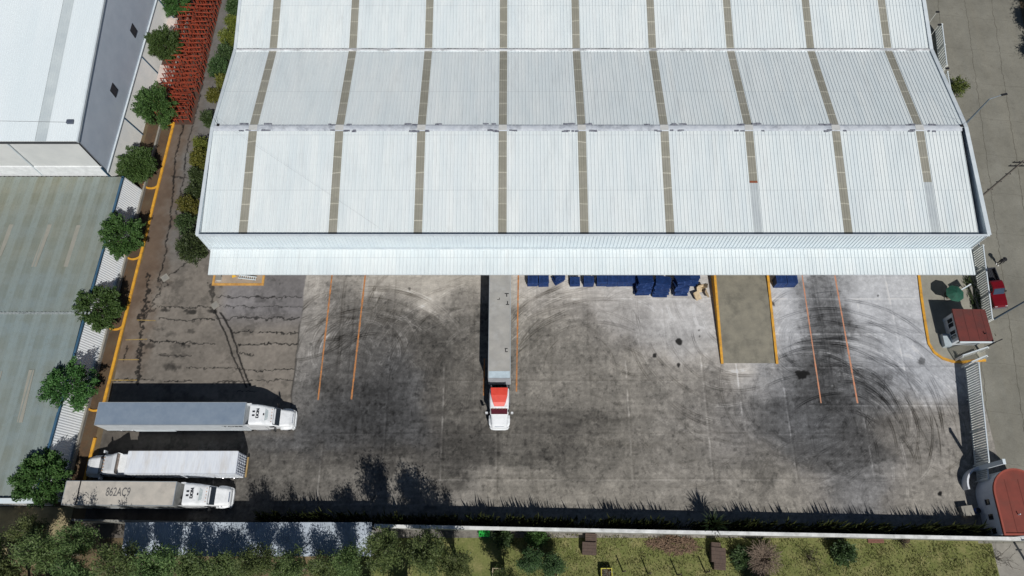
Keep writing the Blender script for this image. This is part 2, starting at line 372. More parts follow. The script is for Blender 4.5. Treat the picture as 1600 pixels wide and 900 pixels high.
    def crack(pts, w=1.2, s=.85, jit=3.6):
        for (a, b), (c, e) in zip(pts[:-1], pts[1:]):
            mask = (U > min(a, c) - 14) & (U < max(a, c) + 14) & (V > min(b, e) - 14) & (V < max(b, e) + 14)
            if not mask.any(): continue
            u = U[mask] + (n3[mask] - .5) * jit + (n2[mask] - .5) * jit * 1.6; v = V[mask] + (n2[mask] - .5) * jit + (n3[mask] - .5) * jit
            dx, dy = c - a, e - b; L2 = dx * dx + dy * dy + 1e-6
            t = np.clip(((u - a) * dx + (v - b) * dy) / L2, 0, 1)
            q = np.hypot(u - a - t * dx, v - b - t * dy)
            K[mask] = np.maximum(K[mask], s * sstep(w * 1.5, w * .4, q))
    crack([(336,487),(352,520),(362,552),(375,580),(385,605)], 1.3, .9, 3); crack([(346,490),(360,515),(378,570),(390,602)], 1.4, .9)
    for row in ((480,338,474),(497,338,470),(500,250,336),(481,248,335),(518,362,395),(520,405,465),(535,235,300),(537,300,335),(538,372,465),(556,250,300),(575,290,380),(578,380,462),(594,175,240),(596,255,300),(597,330,362),(595,350,395),(595,400,458),(465,338,472),(553,375,395),(612,372,400)):
        a = [(x, row[0] + random.uniform(-1.5, 1.5)) for x in range(row[1], row[2], 14)] + [(row[2], row[0])]
        crack(a, random.uniform(.6, 1.2), random.uniform(.55, 1.0), 6)
    crack([(330,0),(318,60),(300,130),(285,200),(272,260),(268,330),(258,400),(248,440)], 1.1, .9); crack([(345,0),(335,40),(320,110),(305,180),(292,240),(285,290),(272,350)], .9, .8)
    crack([(268,275),(292,278)], .8, .7); crack([(300,240),(296,300),(283,340),(278,400)], .8, .7); crack([(232,430),(222,500),(218,560),(216,600)], 2.4, .8, 10); crack([(250,440),(300,405),(330,390)], .8, .7)
    crack([(198,540),(193,565)], .9, .7); crack([(330,445),(335,490)], 2.5, .55, 9); crack([(255,440),(240,470),(225,500)], 2.2, .6, 12)
    brown = brown * (1 - .82 * K)[..., None]
    for (px, py, r, dk) in ((332,487,11,.6),(300,488,9,.55),(258,485,8,.5),(270,575,12,.35),(300,518,9,.3),(268,572,16,.3),(235,540,10,.35),(290,540,8,.4),(255,553,10,.35),(268,522,13,.25),(245,515,9,.3)):
        q = np.sqrt(((U - px) * .6) ** 2 + ((V - py) * 1.4) ** 2) + (n2 - .5) * 13 + (n3 - .5) * 6
        m = sstep(r * .75, r * .1, q); brown = brown * (1 - m * dk)[..., None]
    # ---- which paving where
    edge = -26.9 + (n2 - .5) * .35 + .9 * sstep(20, 18, Y)
    west = sstep(edge + .12, edge - .12, X) * np.clip(sstep(16.5, 19.5, Y + (n1 - .5) * 4), 0, 1)
    far = sstep(-37.0, -37.4, X)
    west = np.clip(np.maximum(west, far), 0, 1)[..., None]
    col = conc * (1 - west) + brown * west
    seam = np.exp(-((X - edge) / .1) ** 2) * sstep(19, 21, Y); col *= (1 - .45 * seam * sstep(.35, .6, n1))[..., None]
    col = np.clip(col, 14, 205) / 255.0
    return np.where(col <= .04045, col / 12.92, ((col + .055) / 1.055) ** 2.4)
def paved_sheet(name, x0, x1, y0, y1, z, m, res=0.085):
    nx = int(round((x1 - x0) / res)) + 1; ny = int(round((y1 - y0) / res)) + 1
    X, Y = np.meshgrid(np.linspace(x0, x1, nx), np.linspace(y0, y1, ny))
    co = np.stack([X, Y, np.full_like(X, z)], -1).reshape(-1, 3).astype(np.float32)
    i = np.arange((ny - 1) * nx).reshape(ny - 1, nx)[:, :-1].ravel()
    loops = np.stack([i, i + 1, i + nx + 1, i + nx], -1).ravel().astype(np.int32); nf = len(i)
    me = bpy.data.meshes.new(name); me.vertices.add(len(co)); me.vertices.foreach_set('co', co.ravel())
    me.loops.add(nf * 4); me.loops.foreach_set('vertex_index', loops)
    me.polygons.add(nf); me.polygons.foreach_set('loop_start', np.arange(0, nf * 4, 4, dtype=np.int32))
    try: me.polygons.foreach_set('loop_total', np.full(nf, 4, dtype=np.int32))
    except Exception: pass
    me.update(calc_edges=True)
    rgb = paint(X, Y).reshape(-1, 3); a = me.attributes.new('wear', 'FLOAT_COLOR', 'POINT')
    a.data.foreach_set('color', np.concatenate([rgb, np.ones((len(rgb), 1))], 1).astype(np.float32).ravel())
    me.materials.append(m)
    o = bpy.data.objects.new(name, me); C.objects.link(o); return struct(o)

M_soil = mat('bare_soil', lin((112, 96, 72)), lin((84, 74, 55)), scale=0.5, rough=0.95, fine=0.3)
struct(MB().quad((-1500, -1500, -0.02), (1500, -1500, -0.02), (1500, 1500, -0.02), (-1500, 1500, -0.02)).build('ground', M_soil))
M_pave = attr_mat('worn_paving')
paved_sheet('yard', -49.0, 57.4, 6.0, 40.2, 0.0, M_pave)
paved_sheet('lane', -48.6, -37.6, 40.204, 96.0, 0.0, M_pave, 0.12)

# street (runs about 7 degrees off the building line)
def street_mat():
    m, n, b = new_mat('street_concrete')
    pos = n.nodes.new('ShaderNodeNewGeometry').outputs['Position']
    rot = n.nodes.new('ShaderNodeVectorRotate'); rot.rotation_type = 'Z_AXIS'; rot.inputs['Angle'].default_value = math.atan(.13)
    n.links.new(pos, rot.inputs['Vector'])
    sp = n.nodes.new('ShaderNodeSeparateXYZ'); n.links.new(rot.outputs[0], sp.inputs[0])
    wob = mth(n, 'MULTIPLY', mth(n, 'SUBTRACT', noise(n, .6, 3), .5), .25)
    def joint(axis, period, off, wd):
        a = mth(n, 'ADD', mth(n, 'ADD', sp.outputs[axis], wob), off)
        q = mth(n, 'ABSOLUTE', mth(n, 'SUBTRACT', mth(n, 'FRACT', mth(n, 'DIVIDE', a, period)), .5))
        return mth(n, 'LESS_THAN', q, wd / period / 2)
    c = mix_rgb(n, noise(n, .18, 6, .7), lin((134, 133, 124)), lin((112, 111, 103)))
    c = mix_rgb(n, mth(n, 'MULTIPLY', noise(n, .5, 5, .7, stretch=(1, .06, 1)), .35), c, lin((140, 136, 122)))
    c = mix_rgb(n, mth(n, 'MULTIPLY', noise(n, 1.1, 6, .75, lo=.52, hi=.7), .3), c, lin((82, 78, 68)))
    c = mix_rgb(n, mth(n, 'MULTIPLY', noise(n, 5, 4, .8), .25), c, lin((80, 79, 74)))
    c = mix_rgb(n, mth(n, 'MULTIPLY', joint('X', 4.1, .9, .09), .6), c, lin((70, 67, 58)))
    c = mix_rgb(n, mth(n, 'MULTIPLY', joint('Y', 6.2, 0, .07), .35), c, lin((84, 82, 74)))
    n.links.new(c, b.inputs['Base Color']); b.inputs['Roughness'].default_value = .9; b.inputs['Specular IOR Level'].default_value = .2
    return m
def sx(u, y): return u + .13 * (y - 34)       # street-parallel line through (u, 34)
M_street = street_mat()
struct(MB().quad((sx(56.6, 5.2), 5.2, -.006), (sx(74, -40), -40, -.006), (sx(71.9, 200), 200, -.006), (sx(57.2, 200), 200, -.006)).build('street', M_street)) if False else None
struct(MB().add([(sx(56.5, 5.4), 5.4, -.008), (sx(71.9, 5.4), 5.4, -.008), (sx(71.9, 160), 160, -.008), (sx(56.5, 160), 160, -.008)], [(0, 1, 2, 3)]).build('street', M_street))
struct(MB().add([(53.0, 40.204, -.012), (62.5, 40.204, -.012), (sx(57.5, 120), 120, -.012), (53.0, 120, -.012)], [(0, 1, 2, 3)]).build('side_pavement', M_conc))
# lawn south of the boundary wall
def lawn_mat():
    m, n, b = new_mat('lawn')
    c = mix_rgb(n, noise(n, .35, 6, .7), lin((128, 130, 82)), lin((104, 112, 64)))
    c = mix_rgb(n, mth(n, 'MULTIPLY', noise(n, .6, 6, .75, lo=.48, hi=.68), .7), c, lin((160, 150, 108)))
    c = mix_rgb(n, mth(n, 'MULTIPLY', noise(n, 6, 4, .8), .55), c, lin((70, 78, 42)))
    n.links.new(c, b.inputs['Base Color']); b.inputs['Roughness'].default_value = 1; b.inputs['Specular IOR Level'].default_value = .1
    return m
struct(MB().quad((-100, -60, -.012), (54.3, -60, -.012), (54.3, 6.6, -.012), (-15.0, 7.6, -.012)).build('lawn', lawn_mat()))
struct(MB().quad((54.3, -60, -.014), (62, -60, -.014), (62, 5.6, -.014), (54.3, 5.6, -.014)).build('path', M_conc))
struct(MB().quad((-100, 3.0, -.004), (-50.5, 3.0, -.004), (-50.5, 9.4, -.004), (-100, 9.4, -.004)).build('bare_earth', mat('sandy_soil', lin((168, 156, 122)), lin((130, 120, 92)), scale=.6, rough=.95, fine=.25)))
# planting strip west of the lane
def kx(y): return -48.33 + .032 * (y - 61.4)
def wx(y, u=0.0): return -50.7 + u - .033 * (52 - y)
M_earth = mat('brown_earth', lin((94, 74, 54)), lin((70, 57, 44)), scale=1.0, rough=1.0, fine=.35, dirt=lin((120, 108, 84)), dirt_amt=.5, dscale=.5)
struct(MB().quad((wx(10, -1.5), 10, .006), (kx(10), 10, .006), (kx(66), 66, .006), (wx(66, -1.5), 66, .006)).build('planting_strip', M_earth))
struct(MB().quad((-52.5, 62, .008), (-45.6, 62, .008), (-44.6, 96, .008), (-52.5, 96, .008)).build('gravel_strip', mat('rust_earth', lin((88, 62, 50)), lin((66, 52, 46)), scale=1.2, rough=1, fine=.3)))
struct(MB().quad((-40.9, 43, .008), (-38, 43, .008), (-38, 96, .008), (-40.4, 96, .008)).build('flower_bed', mat('red_soil', lin((132, 84, 66)), lin((92, 74, 54)), scale=1.0, rough=1, fine=.4)))

# painted lane markings
M_line = mat('orange_line_paint', lin((200, 130, 68)), lin((150, 108, 74)), scale=2.4, rough=.8, dirt=lin((98, 84, 68)), dirt_amt=1.0, dscale=2.2)
M_linered = mat('red_line_paint', lin((206, 132, 100)), lin((180, 138, 108)), scale=2.4, rough=.8, dirt=lin((124, 108, 94)), dirt_amt=1.0, dscale=1.8)
M_faint = mat('worn_yellow_paint', lin((168, 140, 70)), lin((126, 108, 72)), scale=2, rough=.8)
def marking(a, b, wd, m):
    a = P(*a); b = P(*b); d = (b - a).normalized(); s = Vector((-d.y, d.x, 0)) * wd / 2
    n = 24; vs = []
    for i in range(n + 1):
        p = a.lerp(b, i / n); j = random.uniform(.75, 1.1); vs += [(p + s * j + Vector((0, 0, .005)))[:], (p - s * j + Vector((0, 0, .005)))[:]]
    return struct(MB().add(vs, [(2 * i, 2 * i + 1, 2 * i + 3, 2 * i + 2) for i in range(n)]).build('lane_marking', m))
for a, b, wd, m in (((519,428),(497,625),.2,M_line),((571,428),(549,624),.22,M_line),((810,428),(807,612),.2,M_line),((757,560),(756,618),.22,M_line),
                    ((1253,428),(1283,630),.17,M_linered),((1304,428),(1340,630),.2,M_linered),((172,594),(214,594),.12,M_faint),((185,562),(217,562),.12,M_faint),
                    ((196,531),(230,530),.12,M_faint),((214,500),(243,501),.12,M_faint)):
    marking(a, b, wd, m)

# ================================================================== MAIN WAREHOUSE
EX0, EX1, FY = -38.0, 57.5, 40.0
PROFILE = [(40.4, 7.9), (54.6, 9.85), (69.0, 7.45), (84.2, 9.85), (96.0, 7.95)]
main = empty('warehouse', 'long white ribbed-roof warehouse with olive skylight strips and a front canopy over the yard', 'warehouse', (0, 0, 0))
M_sky = None
def skylight_mat():
    m, n, b = new_mat('aged_skylight')
    pos = n.nodes.new('ShaderNodeNewGeometry').outputs['Position']; sp = n.nodes.new('ShaderNodeSeparateXYZ'); n.links.new(pos, sp.inputs[0])
    c = mix_rgb(n, noise(n, .4, 5, .7, stretch=(.6, .5, 1)), lin((152, 150, 140)), lin((138, 137, 126)))
    c = mix_rgb(n, mth(n, 'MULTIPLY', noise(n, 1.2, 5, .7, lo=.5, hi=.7), .35), c, lin((176, 174, 156)))
    f = mth(n, 'FRACT', mth(n, 'DIVIDE', mth(n, 'ADD', sp.outputs[1], mth(n, 'MULTIPLY', noise(n, .3, 1), .2)), 2.07))
    lap = mth(n, 'LESS_THAN', mth(n, 'ABSOLUTE', mth(n, 'SUBTRACT', f, .5)), .028)
    c = mix_rgb(n, mth(n, 'MULTIPLY', lap, .75), c, lin((205, 203, 188)))
    wn = n.nodes.new('ShaderNodeTexWhiteNoise'); wn.noise_dimensions = '2D'; cbn = n.nodes.new('ShaderNodeCombineXYZ')
    n.links.new(mth(n, 'FLOOR', mth(n, 'DIVIDE', sp.outputs[0], 5.2)), cbn.inputs[0]); n.links.new(mth(n, 'FLOOR', mth(n, 'DIVIDE', mth(n, 'ADD', sp.outputs[1], 1.03), 2.07)), cbn.inputs[1]); n.links.new(cbn.outputs[0], wn.inputs['Vector'])
    c = mix_rgb(n, mth(n, 'MULTIPLY', wn.outputs['Value'], .45), c, lin((128, 126, 112)))
    n.links.new(c, b.inputs['Base Color']); b.inputs['Roughness'].default_value = .5
    return m
M_sky = skylight_mat()
M_patch = mat('grey_replacement_sheet', lin((182, 190, 192)), lin((170, 178, 182)), scale=.5, rough=.5)
SKX = [P(v, 358, 8.0).x for v in (380, 520, 653, 785, 913, 1047, 1184, 1325, 1461)]; SKW = .52
bounds = [EX0 + .2] + [v for s in SKX for v in (s - SKW, s + SKW)] + [EX1 - .75]
for a, b in zip(PROFILE[:-1], PROFILE[1:]):
    for i in range(0, len(bounds), 2):
        ribbed(MB(), bounds[i], bounds[i + 1] if (i + 2 < len(bounds) or a == PROFILE[0]) else EX1 - .3, [a, b], .45, .075).build('roof_panel', M_roof, main)
    for k, s in enumerate(SKX):
        if a == PROFILE[0] and k in (6, 8):
            ym = P(1183 if k == 6 else 1450, 286, 8.6).y; zm = a[1] + (b[1] - a[1]) * (ym - a[0]) / (b[0] - a[0])
            ribbed(MB(), s - SKW, s + SKW, [(ym, zm - .02), (b[0], b[1] - .02)], .3, .03, .06, .14).build('skylight', M_sky, main)
            ribbed(MB(), s - SKW, s + SKW, [(a[0], a[1] - .02), (ym, zm - .02)], .3, .03, .06, .14).build('patch_sheet', M_patch, main)
            if k == 6: MB().box(s - .5, s + .5, ym - .14, ym + .14, zm + .02, zm + .06).build('rusted_flashing', mat('rust', lin((150, 84, 56)), lin((120, 80, 60)), scale=3), main)
        else:
            ribbed(MB(), s - SKW, s + SKW, [(a[0], a[1] - .02), (b[0], b[1] - .02)], .3, .03, .06, .14).build('skylight', M_sky, main)
M_ridge = mat('stained_ridge_cap', lin((198, 204, 210)), lin((176, 183, 192)), scale=1.2, rough=.5, dirt=lin((90, 94, 104)), dirt_amt=.85, dscale=.35, stretch=(1, 1, 1))
for y, z in ((54.6, 9.85), (84.2, 9.85)):
    MB().add([(EX0 + .2, y - .5, z - .02), (EX1 - .6, y - .5, z - .02), (EX1 - .6, y - .18, z + .07), (EX0 + .2, y - .18, z + .07), (EX1 - .6, y + .18, z + .07), (EX0 + .2, y + .18, z + .07), (EX1 - .6, y + .5, z - .04), (EX0 + .2, y + .5, z - .04)],
             [(0, 1, 2, 3), (3, 2, 4, 5), (5, 4, 6, 7)]).build('ridge_cap', M_ridge, main)
M_soot = mat('sooty_mastic', lin((74, 76, 90)), lin((140, 144, 152)), scale=4, rough=.8)
random.seed(3)
for s in SKX:
    for k in range(10):
        x = s + random.choice((-1, 1)) * (SKW + .1 + abs(random.gauss(.2, .8))); y = 54.6 + random.choice((-.48, .48)) + random.uniform(-.1, .1)
        MB().box(x - random.uniform(.08, .45), x + random.uniform(.08, .45), y - .08, y + random.uniform(.06, .14), 9.78, 9.86 + random.uniform(.03, .07)).build('sealant_patch', M_soot, main)
M_gut = mat('bright_gutter', lin((232, 234, 236)), lin((200, 205, 208)), scale=.7, rough=.4, dirt=lin((60, 60, 60)), dirt_amt=.9, dscale=.5)
MB().box(EX0 + .2, EX1 - .35, 68.94, 69.22, 7.47, 7.54).build('gutter_channel', mat('gutter_grime', lin((86, 88, 90)), lin((170, 174, 178)), scale=.5, rough=.8), main)
for s in SKX: MB().box(s - SKW, s + SKW, 54.22, 54.98, 9.86, 9.94).build('ridge_vent_sheet', mat('pale_vent_sheet', lin((196, 197, 194)), lin((182, 184, 182)), scale=2), main)
MB().box(EX0 + .2, EX1 - .35, 68.74, 68.92, 7.3, 7.66).build('valley_gutter', M_gut, main)
# front fascia with parapet, gutter behind it
mb = MB(); ribbed(mb, EX0 + .08, EX1 - .08, [(0, 0), (1, 1)], .45, .09, .05, .13)
vs = [(x, FY - .0 - pz, 4.95 + 3.72 * y) for (x, y, z) in mb.v for pz in (z - y,)]
mb.v = vs; mb.build('fascia_cladding', M_clad, main, fix=True)
MB().box(EX0, EX1, FY - .16, FY + .1, 8.67, 8.75).build('fascia_cap', M_trim, main)
MB().box(EX0 + .2, EX1 - .2, FY + .1, FY + .75, 7.05, 7.1).build('box_gutter', mat('gutter_shadow', (0.03, .03, .03), rough=.9), main)  # near-black colour paints the shadow lying behind the parapet
# side parapets follow the roof, stepping down to the front
for x0, x1, dz, name in ((EX0, EX0 + .14, .12, 'side_parapet'), (EX1 - .24, EX1, .12, 'side_parapet')):
    tops = [(FY, 8.75), (54.6, 9.95), (69.0, 7.6), (84.2, 9.97), (96, 8.05)]
    mb = MB()
    for (ya, za), (yb, zb) in zip(tops[:-1], tops[1:]):
        mb.hexa([(x0, ya, 0), (x1, ya, 0), (x1, yb, 0), (x0, yb, 0)], [(x0, ya, za), (x1, ya, za), (x1, yb, zb), (x0, yb, zb)])
    mb.build(name, M_clad, main)
    mb = MB(); o = -.06 if x0 < 0 else .06
    for (ya, za), (yb, zb) in zip(tops[:-1], tops[1:]):
        X0, X1 = (x0 - .1, x1 + .16) if x0 < 0 else (x0 - .1, x1 + .16)
        mb.hexa([(X0, ya, za), (X1, ya, za), (X1, yb, zb), (X0, yb, zb)], [(X0, ya, za + .06), (X1, ya, za + .06), (X1, yb, zb + .06), (X0, yb, zb + .06)])
    mb.build('rake_trim', M_trim, main)
MB().box(EX1 - .75, EX1 - .26, 40.4, 53.5, 7.2, 7.6).build('side_gutter', mat('galvanised', lin((176, 190, 204)), lin((150, 166, 184)), scale=.6, rough=.4), main)
for yb, zb in ((43.5, 7.7), (47.2, 8.2), (50.7, 8.9)):
    MB().box(EX1 - .75, EX1 - .26, yb, yb + .1, 7.6, zb).build('gutter_strap', M_trim, main)
MB().box(EX0 + .14, EX1 - .14, FY + .02, FY + .08, 0, 8.6).build('front_wall', M_wall, main)
# dock doors under the canopy
M_dock = mat('dock_door', lin((150, 155, 160)), rough=.5)
for x in (-21, -1.6, 40, 10, 18, 49): MB().box(x - 1.5, x + 1.5, FY - .06, FY + .015, 1.1, 4.1).build('dock_door', M_dock, main)
# canopy
mb = MB(); ribbed(mb, EX0 + .35, EX1 - .1, [(36.62, 4.55), (39.9, 4.98)], .45, .08, .05, .12); mb.build('canopy', M_roof, main)
MB().box(EX0 + .35, EX1 - .1, 36.62, 36.7, 4.38, 4.53).build('canopy_edge', M_trim, main)
MB().box(EX0 + .1, EX1 - .02, 39.86, 39.93, 4.98, 5.2).build('canopy_flashing', M_trim, main)
for x in range(-37, 58, 9):
    MB().hexa([(x, 36.7, 4.3), (x + .12, 36.7, 4.3), (x + .12, 39.95, 4.5), (x, 39.95, 4.5)], [(x, 36.7, 4.48), (x + .12, 36.7, 4.48), (x + .12, 39.95, 4.85), (x, 39.95, 4.85)]).build('canopy_bracket', M_trim, main)

# lightning rods with their thin wires on the ridge
def rod(p, a, label):
    t = empty('lightning_rod', label, 'lightning rod', p)
    MB().box(-.14, .14, -.14, .14, 0, .18).build('base', M_black, t); MB().tube((0, 0, .15), (0, 0, 1.6), .03, .015).build('mast', M_black, t)
    mb = MB()
    for q in a:
        q = Vector(q) - Vector(p); pr = None
        for i in range(9):
            s = q * (i / 8); s = Vector((s.x, s.y, 1.5 + (s.z - 1.5) * (i / 8) - .25 * math.sin(math.pi * i / 8)))
            if pr: mb.tube(pr, s, .006, n=4)
            pr = s
    mb.build('guy_wire', M_trim if False else mat('steel_wire', (.2, .2, .21), rough=.4, metal=.5), t)
rod((-37.2, 54.9, 9.9), [tuple(P(320, 158, 1.0)), (-16, 41.2, 8.0)], 'short black rod with guy wires at the west end of the warehouse ridge')
rod((56.9, 54.8, 9.9), [tuple(P(1456, 150, 9.3)), (55.0, 56.5, 9.8)], 'short black rod with guy wires at the east end of the warehouse ridge')

# ================================================================== WEST BUILDINGS
def shear(mb, s=.033, y0=52.0):
    mb.v = [(x + s * (y - y0), y, z) for x, y, z in mb.v]; return mb
tall = empty('tall_warehouse', 'tall white-roofed warehouse with a grey side wall at the top left corner', 'warehouse')
TX = -53.5; TY = 51.6
def tz(y): return 11.5 + .155 * (y - TY)
M_gwall = mat('grey_side_cladding', lin((196, 205, 216)), lin((186, 196, 208)), scale=.5, rough=.6)
M_lwall = mat('pale_lower_wall', lin((236, 236, 232)), lin((226, 228, 226)), scale=.4, rough=.8, dirt=lin((200, 200, 196)), dirt_amt=.4)
M_wroof = mat('white_trapezoid_roof', lin((216, 224, 227)), lin((208, 218, 222)), scale=.2, rough=.5, stretch=(1, .1, 1))
M_strip = mat('grey_skylight', lin((190, 199, 201)), lin((176, 186, 190)), scale=.4, rough=.5)
mb = MB(); ribbed(mb, -96, TX + .12 - 5.25, [(TY - .15, tz(TY)), (96, tz(96))], .3, .04, .06, .12); shear(mb).build('roof', M_wroof, tall)
mb = MB(); ribbed(mb, TX + .12 - 3.85, TX + .12, [(TY - .15, tz(TY)), (96, tz(96))], .3, .04, .06, .12); shear(mb).build('roof', M_wroof, tall)
mb = MB(); ribbed(mb, TX + .12 - 5.25, TX + .12 - 3.85, [(TY - .15, tz(TY) - .03), (96, tz(96) - .03)], .3, .03, .06, .12); shear(mb).build('skylight', M_strip, tall)
LZ = 4.2
mb = MB(); mb.hexa([(TX - .2, TY, LZ), (TX, TY, LZ), (TX, 96, LZ), (TX - .2, 96, LZ)], [(TX - .2, TY, tz(TY) - .06), (TX, TY, tz(TY) - .06), (TX, 96, tz(96) - .06), (TX - .2, 96, tz(96) - .06)])
shear(mb).build('upper_wall', M_gwall, tall)
shear(MB().hexa([(TX - .2, TY + .01, 0), (TX + .8, TY + .01, 0), (TX + .8, 96, 0), (TX - .2, 96, 0)], [(TX - .2, TY + .01, LZ - .08), (TX + .02, TY + .01, LZ - .08), (TX + .02, 96, LZ - .08), (TX - .2, 96, LZ - .08)])).build('lower_wall', M_lwall, tall)
shear(MB().box(TX - .2, TX + .2, TY - .1, 96, LZ - .12, LZ + .03)).build('ledge', M_trim, tall)
mb = MB(); mb.hexa([(TX, TY - .2, tz(TY) - .25), (TX + .2, TY - .2, tz(TY) - .25), (TX + .2, 96, tz(96) - .25), (TX, 96, tz(96) - .25)], [(TX, TY - .2, tz(TY) + .08), (TX + .2, TY - .2, tz(TY) + .08), (TX + .2, 96, tz(96) + .08), (TX, 96, tz(96) + .08)])
shear(mb).build('rake_trim', M_trim, tall)
shear(MB().box(-96, TX, TY, TY + .2, 0, tz(TY) - .1)).build('gable_wall', mat('pale_gable', lin((206, 208, 206)), lin((194, 197, 196)), scale=.4, rough=.8), tall)
shear(MB().box(-96, TX + .0, TY - .14, TY - .004, 3.4, 5.6)).build('white_band', mat('bright_wall_band', lin((230, 233, 234)), rough=.7), tall)
shear(MB().box(-96, TX + .1, TY - .36, TY - .16, tz(TY) - .28, tz(TY) - .1)).build('gutter', mat('dark_gutter', (.05, .055, .06), rough=.6), tall)
M_blue = mat('blue_steel', lin((40, 84, 110)), lin((32, 66, 90)), scale=1, rough=.5)
for px, py in ((243, 10), (213, 87), (186, 179)):
    for px_, q in ((px, on_x(px, py, TX + .1)),):
        y = q.y; MB().tube((TX + .9 + .033 * (y - 52), y, 0), (TX + .12 + .033 * (y - 52), y, LZ - .1), .07, n=8).build('downpipe', M_blue, tall)
shear(MB().box(TX - .02, TX + .14, TY - .34, TY - .2, 3.4, LZ + 1.4)).build('downpipe', M_blue, tall)
px_, q = 60, P(40, 245, 8)
for x in (-62.3,): shear(MB().box(x - .06, x + .06, TY - .26, TY - .14, 3.6, tz(TY) - .2)).build('downpipe', M_trim, tall)
M_louver = mat('dark_louver', (.02, .022, .028), rough=.5)
for px, py in ((201, 48), (174, 141)):
    q = on_x(px, py, TX)
    wdw = shear(MB().box(TX - .02, TX + .05, q.y - .65, q.y + .65, q.z - .75, q.z + .75)).build('window', M_louver, tall)
    mb = MB()
    for k in range(6): mb.box(TX + .05, TX + .09, q.y - .5, q.y + .5, q.z - .68 + k * .24, q.z - .6 + k * .24)
    shear(mb).build('louver', mat('louver_blade', (.05, .05, .06), rough=.4), wdw)
q = P(100, 180, 13.4)
fl = empty('roof_floodlight', 'small dark box with a cable on the tall warehouse roof', 'floodlight', (q.x, q.y, tz(q.y) + .04))
MB().box(-.4, .4, -.25, .25, 0, .3).build('housing', mat('slate_housing', (.09, .11, .15), rough=.5), fl); MB().tube((-.4, 0, .05), (-14, .3, .05), .03, n=4).build('cable', mat('grey_cable', (.3, .32, .34)), fl)

# low olive-roofed shed south of it
low = empty('low_warehouse', 'low warehouse with a weathered olive and grey ribbed roof along the west edge', 'warehouse')
def olive_mat():
    m, n, b = new_mat('weathered_roof')
    pos = n.nodes.new('ShaderNodeNewGeometry').outputs['Position']; sp = n.nodes.new('ShaderNodeSeparateXYZ'); n.links.new(pos, sp.inputs[0])
    xx = mth(n, 'SUBTRACT', sp.outputs[0], mth(n, 'MULTIPLY', sp.outputs[1], .033))
    def band(v, period, wd):
        f = mth(n, 'FRACT', mth(n, 'DIVIDE', v, period)); r = n.nodes.new('ShaderNodeMapRange'); r.interpolation_type = 'SMOOTHSTEP'
        r.inputs['From Min'].default_value = wd; r.inputs['From Max'].default_value = wd + .14
        n.links.new(mth(n, 'ABSOLUTE', mth(n, 'SUBTRACT', f, .5)), r.inputs['Value']); return r.outputs[0]
    g = n.nodes.new('ShaderNodeMapRange'); g.inputs['From Min'].default_value = 30; g.inputs['From Max'].default_value = 52; n.links.new(sp.outputs[1], g.inputs['Value'])
    base = mix_rgb(n, mth(n, 'MULTIPLY', mth(n, 'ADD', g.outputs[0], noise(n, .12, 4, .6)), .5), lin((118, 132, 134)), lin((128, 127, 108)))
    c = mix_rgb(n, mth(n, 'MULTIPLY', band(xx, 2.1, .2), .3), base, lin((138, 153, 153)))
    bx = mth(n, 'MULTIPLY', mth(n, 'SUBTRACT', 1.0, band(xx, 2.1, .2)), mth(n, 'SUBTRACT', 1.0, band(sp.outputs[1], 3.3, .2)))
    c = mix_rgb(n, mth(n, 'MULTIPLY', bx, .28), c, lin((100, 106, 90)))
    c = mix_rgb(n, mth(n, 'MULTIPLY', noise(n, 1.5, 5, .7, lo=.45, hi=.7), .3), c, lin((104, 106, 92)))
    c = mix_rgb(n, mth(n, 'MULTIPLY', noise(n, .9, 5, .7, stretch=(1, .08, 1)), .35), c, lin((134, 144, 140)))
    n.links.new(c, b.inputs['Base Color']); b.inputs['Roughness'].default_value = .7
    return m
M_olive = olive_mat(); OX = -51.55; OZ = 3.65; RY = P(100, 490, 3.9).y
mb = MB(); ribbed(mb, -100, OX - .06, [(RY + .05, OZ + .35), (TY - .35, OZ - .15)], .62, .07, .1, .22); shear(mb).build('roof_panel', M_olive, low)
mb = MB(); ribbed(mb, -100, OX - .06, [(9.9, OZ - .1), (RY - .05, OZ + .35)], .62, .07, .1, .22); shear(mb).build('roof_panel', M_olive, low)
mb = MB().box(-100, OX - .1, RY - .13, RY + .13, OZ + .34, OZ + .42)
for k in range(110): mb.box(-100 + k * .45, -100 + k * .45 + .2, RY - .15, RY + .15, OZ + .42, OZ + .47)
shear(mb).build('ridge_cap', mat('ridge_white', lin((156, 164, 164)), lin((120, 128, 128)), scale=2, rough=.6), low)
M_pink = mat('faded_translucent_sheet', lin((150, 148, 138)), lin((140, 140, 130)), scale=1, rough=.6)
for a, b in (((18, 350), (-2, 400)), ((77, 350), (53, 417)), ((123, 351), (102, 417)), ((50, 578), (30, 660)), ((0, 580), (-18, 645))):
    p = P(*a, OZ + .2); q2 = P(*b, OZ + .2)
    def rz(y): return OZ + (.35 - .5 * (y - RY) / (TY - RY) if y > RY else .35 - .45 * (RY - y) / (RY - 9.9)) + .06
    MB().add([(q2.x - .32, q2.y, rz(q2.y)), (q2.x + .32, q2.y, rz(q2.y)), (p.x + .32, p.y, rz(p.y)), (p.x - .32, p.y, rz(p.y))], [(0, 1, 2, 3)]).build('translucent_sheet', M_pink, low)
shear(MB().box(OX - .12, OX + .14, 9.8, TY - .4, OZ - .12, OZ + .1)).build('eave_trim', mat('blue_eave', lin((62, 98, 124)), lin((50, 82, 108)), scale=.8, rough=.5), low)
mb = MB()
k = 0; y = 9.9
